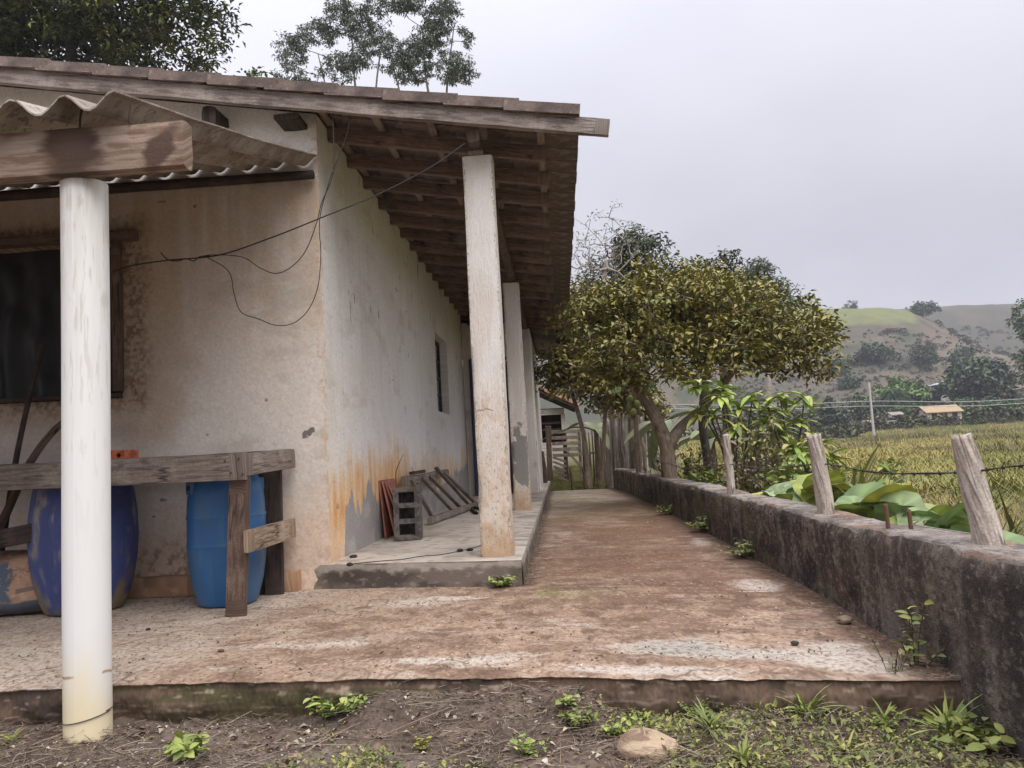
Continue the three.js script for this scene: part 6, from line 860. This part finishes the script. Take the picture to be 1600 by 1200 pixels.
function farTree(label, x, z, top, rx, pal, seed, grp, n = 2600, bottom) {
  const gy = groundY(x, z), H = top - gy, ry = Math.min(H * 0.5, rx * 0.85), r = rng(seed), lobes = [[0, H - ry * 0.9, 0, rx * 0.75, ry * 0.9, rx * 0.75]]; for (let i = 0; i < 5; i++) { const a = i * 1.26 + r(); lobes.push([Math.cos(a) * rx * 0.55, H - ry * (0.9 + 0.5 * r()), Math.sin(a) * rx * 0.5, rx * 0.5, ry * 0.55, rx * 0.5]); } if (bottom) lobes.push([0, H * 0.4, 0, rx * 0.85, H * 0.42, rx * 0.8]);
  makeTree({ name: 'valley_tree', label, group: grp, seed, pos: [x, gy, z], bark: M.darkBark, trunks: [[[0, -0.5, 0, rx * 0.07], [0, H * 0.3, 0, rx * 0.06], [0, H * 0.6, 0, rx * 0.04]]], lobes, nodes: 70, leaves: n, leafL: rx * 0.17, leafW: 0.6, clump: rx * 0.2, palette: pal, twig: rx * 0.006, hollow: 0.45, step: rx * 0.5 });
}
const VGRP = 'trees on the valley slope';
[['rounded green tree right of the utility pole top', 62.5, -150, 11.2, 4.5, VG, 1], ['deep green tree left of the open barn', 67, -156, 11.5, 4, VT, 1], ['dark tree standing directly behind the utility pole', 55.8, -148, 8.2, 3.6, VT, 1], ['dark tree between the pole and the cream house', 60.5, -145, 7.6, 3.4, VT, 1], ['big dark spreading tree right of the open barn', 80, -158, 14.6, 6.2, VD, 1], ['broad dark tree above the orange roof', 87.5, -168, 16.5, 6.5, VD, 1], ['very tall dark tree cut by the right edge of the view', 87.8, -150, 24.5, 4.2, VT, 1], ['bushy tree below the orange roof at the right edge', 89, -148, 9.5, 4.6, VT, 1], ['green bush tree in front of the open barn', 73, -148, 6.6, 3.0, VT, 1], ['dark bush right above the cream house', 76, -143, 6.0, 3.4, VD, 1], ['shrubby tree beside the cream house left wall', 55.5, -133, 5.4, 1.8, VT, 1], ['round bush hiding the right end of the cream house', 64.5, -131, 4.6, 1.7, VG, 1], ['long dark hedge tree right of the cream house', 70.5, -132, 5.2, 3.2, VT, 1], ['olive thicket at the far right of the field', 57, -88, 2.6, 3.4, [[0.10, 0.10, 0.04], [0.085, 0.085, 0.035]], 1], ['olive bush right of the small pale house', 84, -134, 5.6, 3.0, VT, 1], ['grey-green tree at the foot of the hill left of pole', 46.5, -140, 7.5, 3.6, [[0.09, 0.105, 0.055], [0.075, 0.09, 0.05]], 1], ['grey-green bushy tree farther left below the hill', 40, -138, 7.2, 4.2, [[0.10, 0.105, 0.055], [0.08, 0.085, 0.05]], 1], ['misty green tree behind the lime rosette shrubs', 33, -136, 7.5, 4.4, [[0.10, 0.105, 0.055], [0.08, 0.085, 0.05]], 1]].forEach(([l, x, z, top, rx, pal, b], i) => farTree(l, x, z, top, rx, pal, 500 + i, VGRP, 2600, b));
const HGRP = 'trees on the hillside';
[['dark oval tree on the lower hillside above the pole', 91, -232, 27, 6.0], ['round dark tree on the hillside right of the oval one', 105, -232, 26, 4.6], ['dark tree low on the hillside above the open barn', 117, -235, 26, 5], ['big dark clump at the right end of the green field', 145, -318, 47.5, 6.5], ['pair of rounded trees on the ridge, left clump', 125, -338, 60.5, 3.6], ['thin ridge-top tree with a round head', 143, -345, 60, 3], ['ridge tree right of the big dark clump', 158, -352, 58, 4], ['broad tree group on the ridge farther right', 176, -362, 59.5, 5], ['small bush on the hillside left of the oval tree', 77, -222, 22, 4.0], ['low bush on the hillside just left of the pole top', 74, -205, 14.5, 3.6]].forEach(([l, x, z, top, rx], i) => { const gy = groundY(x, z); farTree(l, x, z, Math.max(gy + rx * 0.9, Math.min(top, gy + rx * 2.2)), rx, VD.map((c) => c.map((v) => v * 1.25)), 540 + i, HGRP, 1500, 1); });
{ // palm
  const x = 58.5, z = -142, y = groundY(x, z), t = thing('palm_tree', 'small palm with arching fronds right of the utility pole', 'palm', [x, y, z]), lv = new Leaves(), r = rng(600), H = 9.2 - y; mesh('trunk', limb([[0, -0.5, 0, 0.25], [0.1, H * 0.5, 0, 0.2], [0, H - 1.5, 0, 0.18]], 7, 0.05, 2, 4), M.darkBark, t);
  for (let i = 0; i < 26; i++) { const a = i * 2.4, el = 1.1 - i * 0.055, d = V(Math.cos(a) * Math.cos(el), Math.sin(el), Math.sin(a) * Math.cos(el)); for (let k = 0; k < 12; k++) { const b = V(0, H - 1.5, 0).addScaledVector(d, k * 0.26); b.y -= k * k * 0.018; for (const e of [-1, 1]) { const dd = V(-Math.sin(a) * e, -0.5, Math.cos(a) * e).addScaledVector(d, 0.5).normalize(); lv.add(b, dd, d.clone().cross(dd).normalize(), 0.8, 0.14, jit([0.05, 0.085, 0.03], r), 0.3); } } } mesh('fronds', lv.geo(), LM.leaf, t);
}
// scrub over the hills and the valley foot
{
  const lv = new Leaves(), r0 = rng(620); for (let i = 0; i < 60; i++) { const d = rdir(r0); d.y = Math.abs(d.y); const b = d.clone().multiplyScalar(0.75 + 0.3 * r0()); const dd = rdir(r0); lv.add(b, dd, perp(dd, r0), 0.5, 0.35, jit([1, 1, 1], r0, 0.3)); }
  scatter('hill_scrub', 'scattered scrub bushes over the dry hillside', lv.geo(), 3200, (r) => { let d = 150 + 290 * r(); const s = 0.18 + 0.5 * r(); if (d > 276 && d < 330 && s < 0.47) d -= 90; const x = d * s, c = fbm(x * 0.03, -d * 0.03, 4); return [x, -d, (0.35 + 1.1 * r() * r()) * (c > 0.5 ? 1.4 : 0.6)]; }, (s, c, r) => { set(c, r() > 0.4 ? [0.07, 0.075, 0.042] : [0.12, 0.10, 0.065]); }, 621, 'scrub');
  scatter('valley_undergrowth', 'tangled undergrowth along the far edge of the field', lv.geo(), 1400, (r) => { const d = 112 + 46 * r(), s = 0.14 + 0.62 * r(); if (s > 0.36 && d < 126) return [d * s, -d - 12, 0.5 + 0.5 * r()]; return [d * s, -d, 0.7 + 1.3 * r()]; }, (s, c, r) => { set(c, r() > 0.4 ? [0.075, 0.085, 0.036] : [0.12, 0.115, 0.05]); const k = 0.7 + 0.6 * r(); c[0] *= k; c[1] *= k; c[2] *= k; }, 622, 'undergrowth');
}
console.log('valley done');
renderer.render(scene, camera);
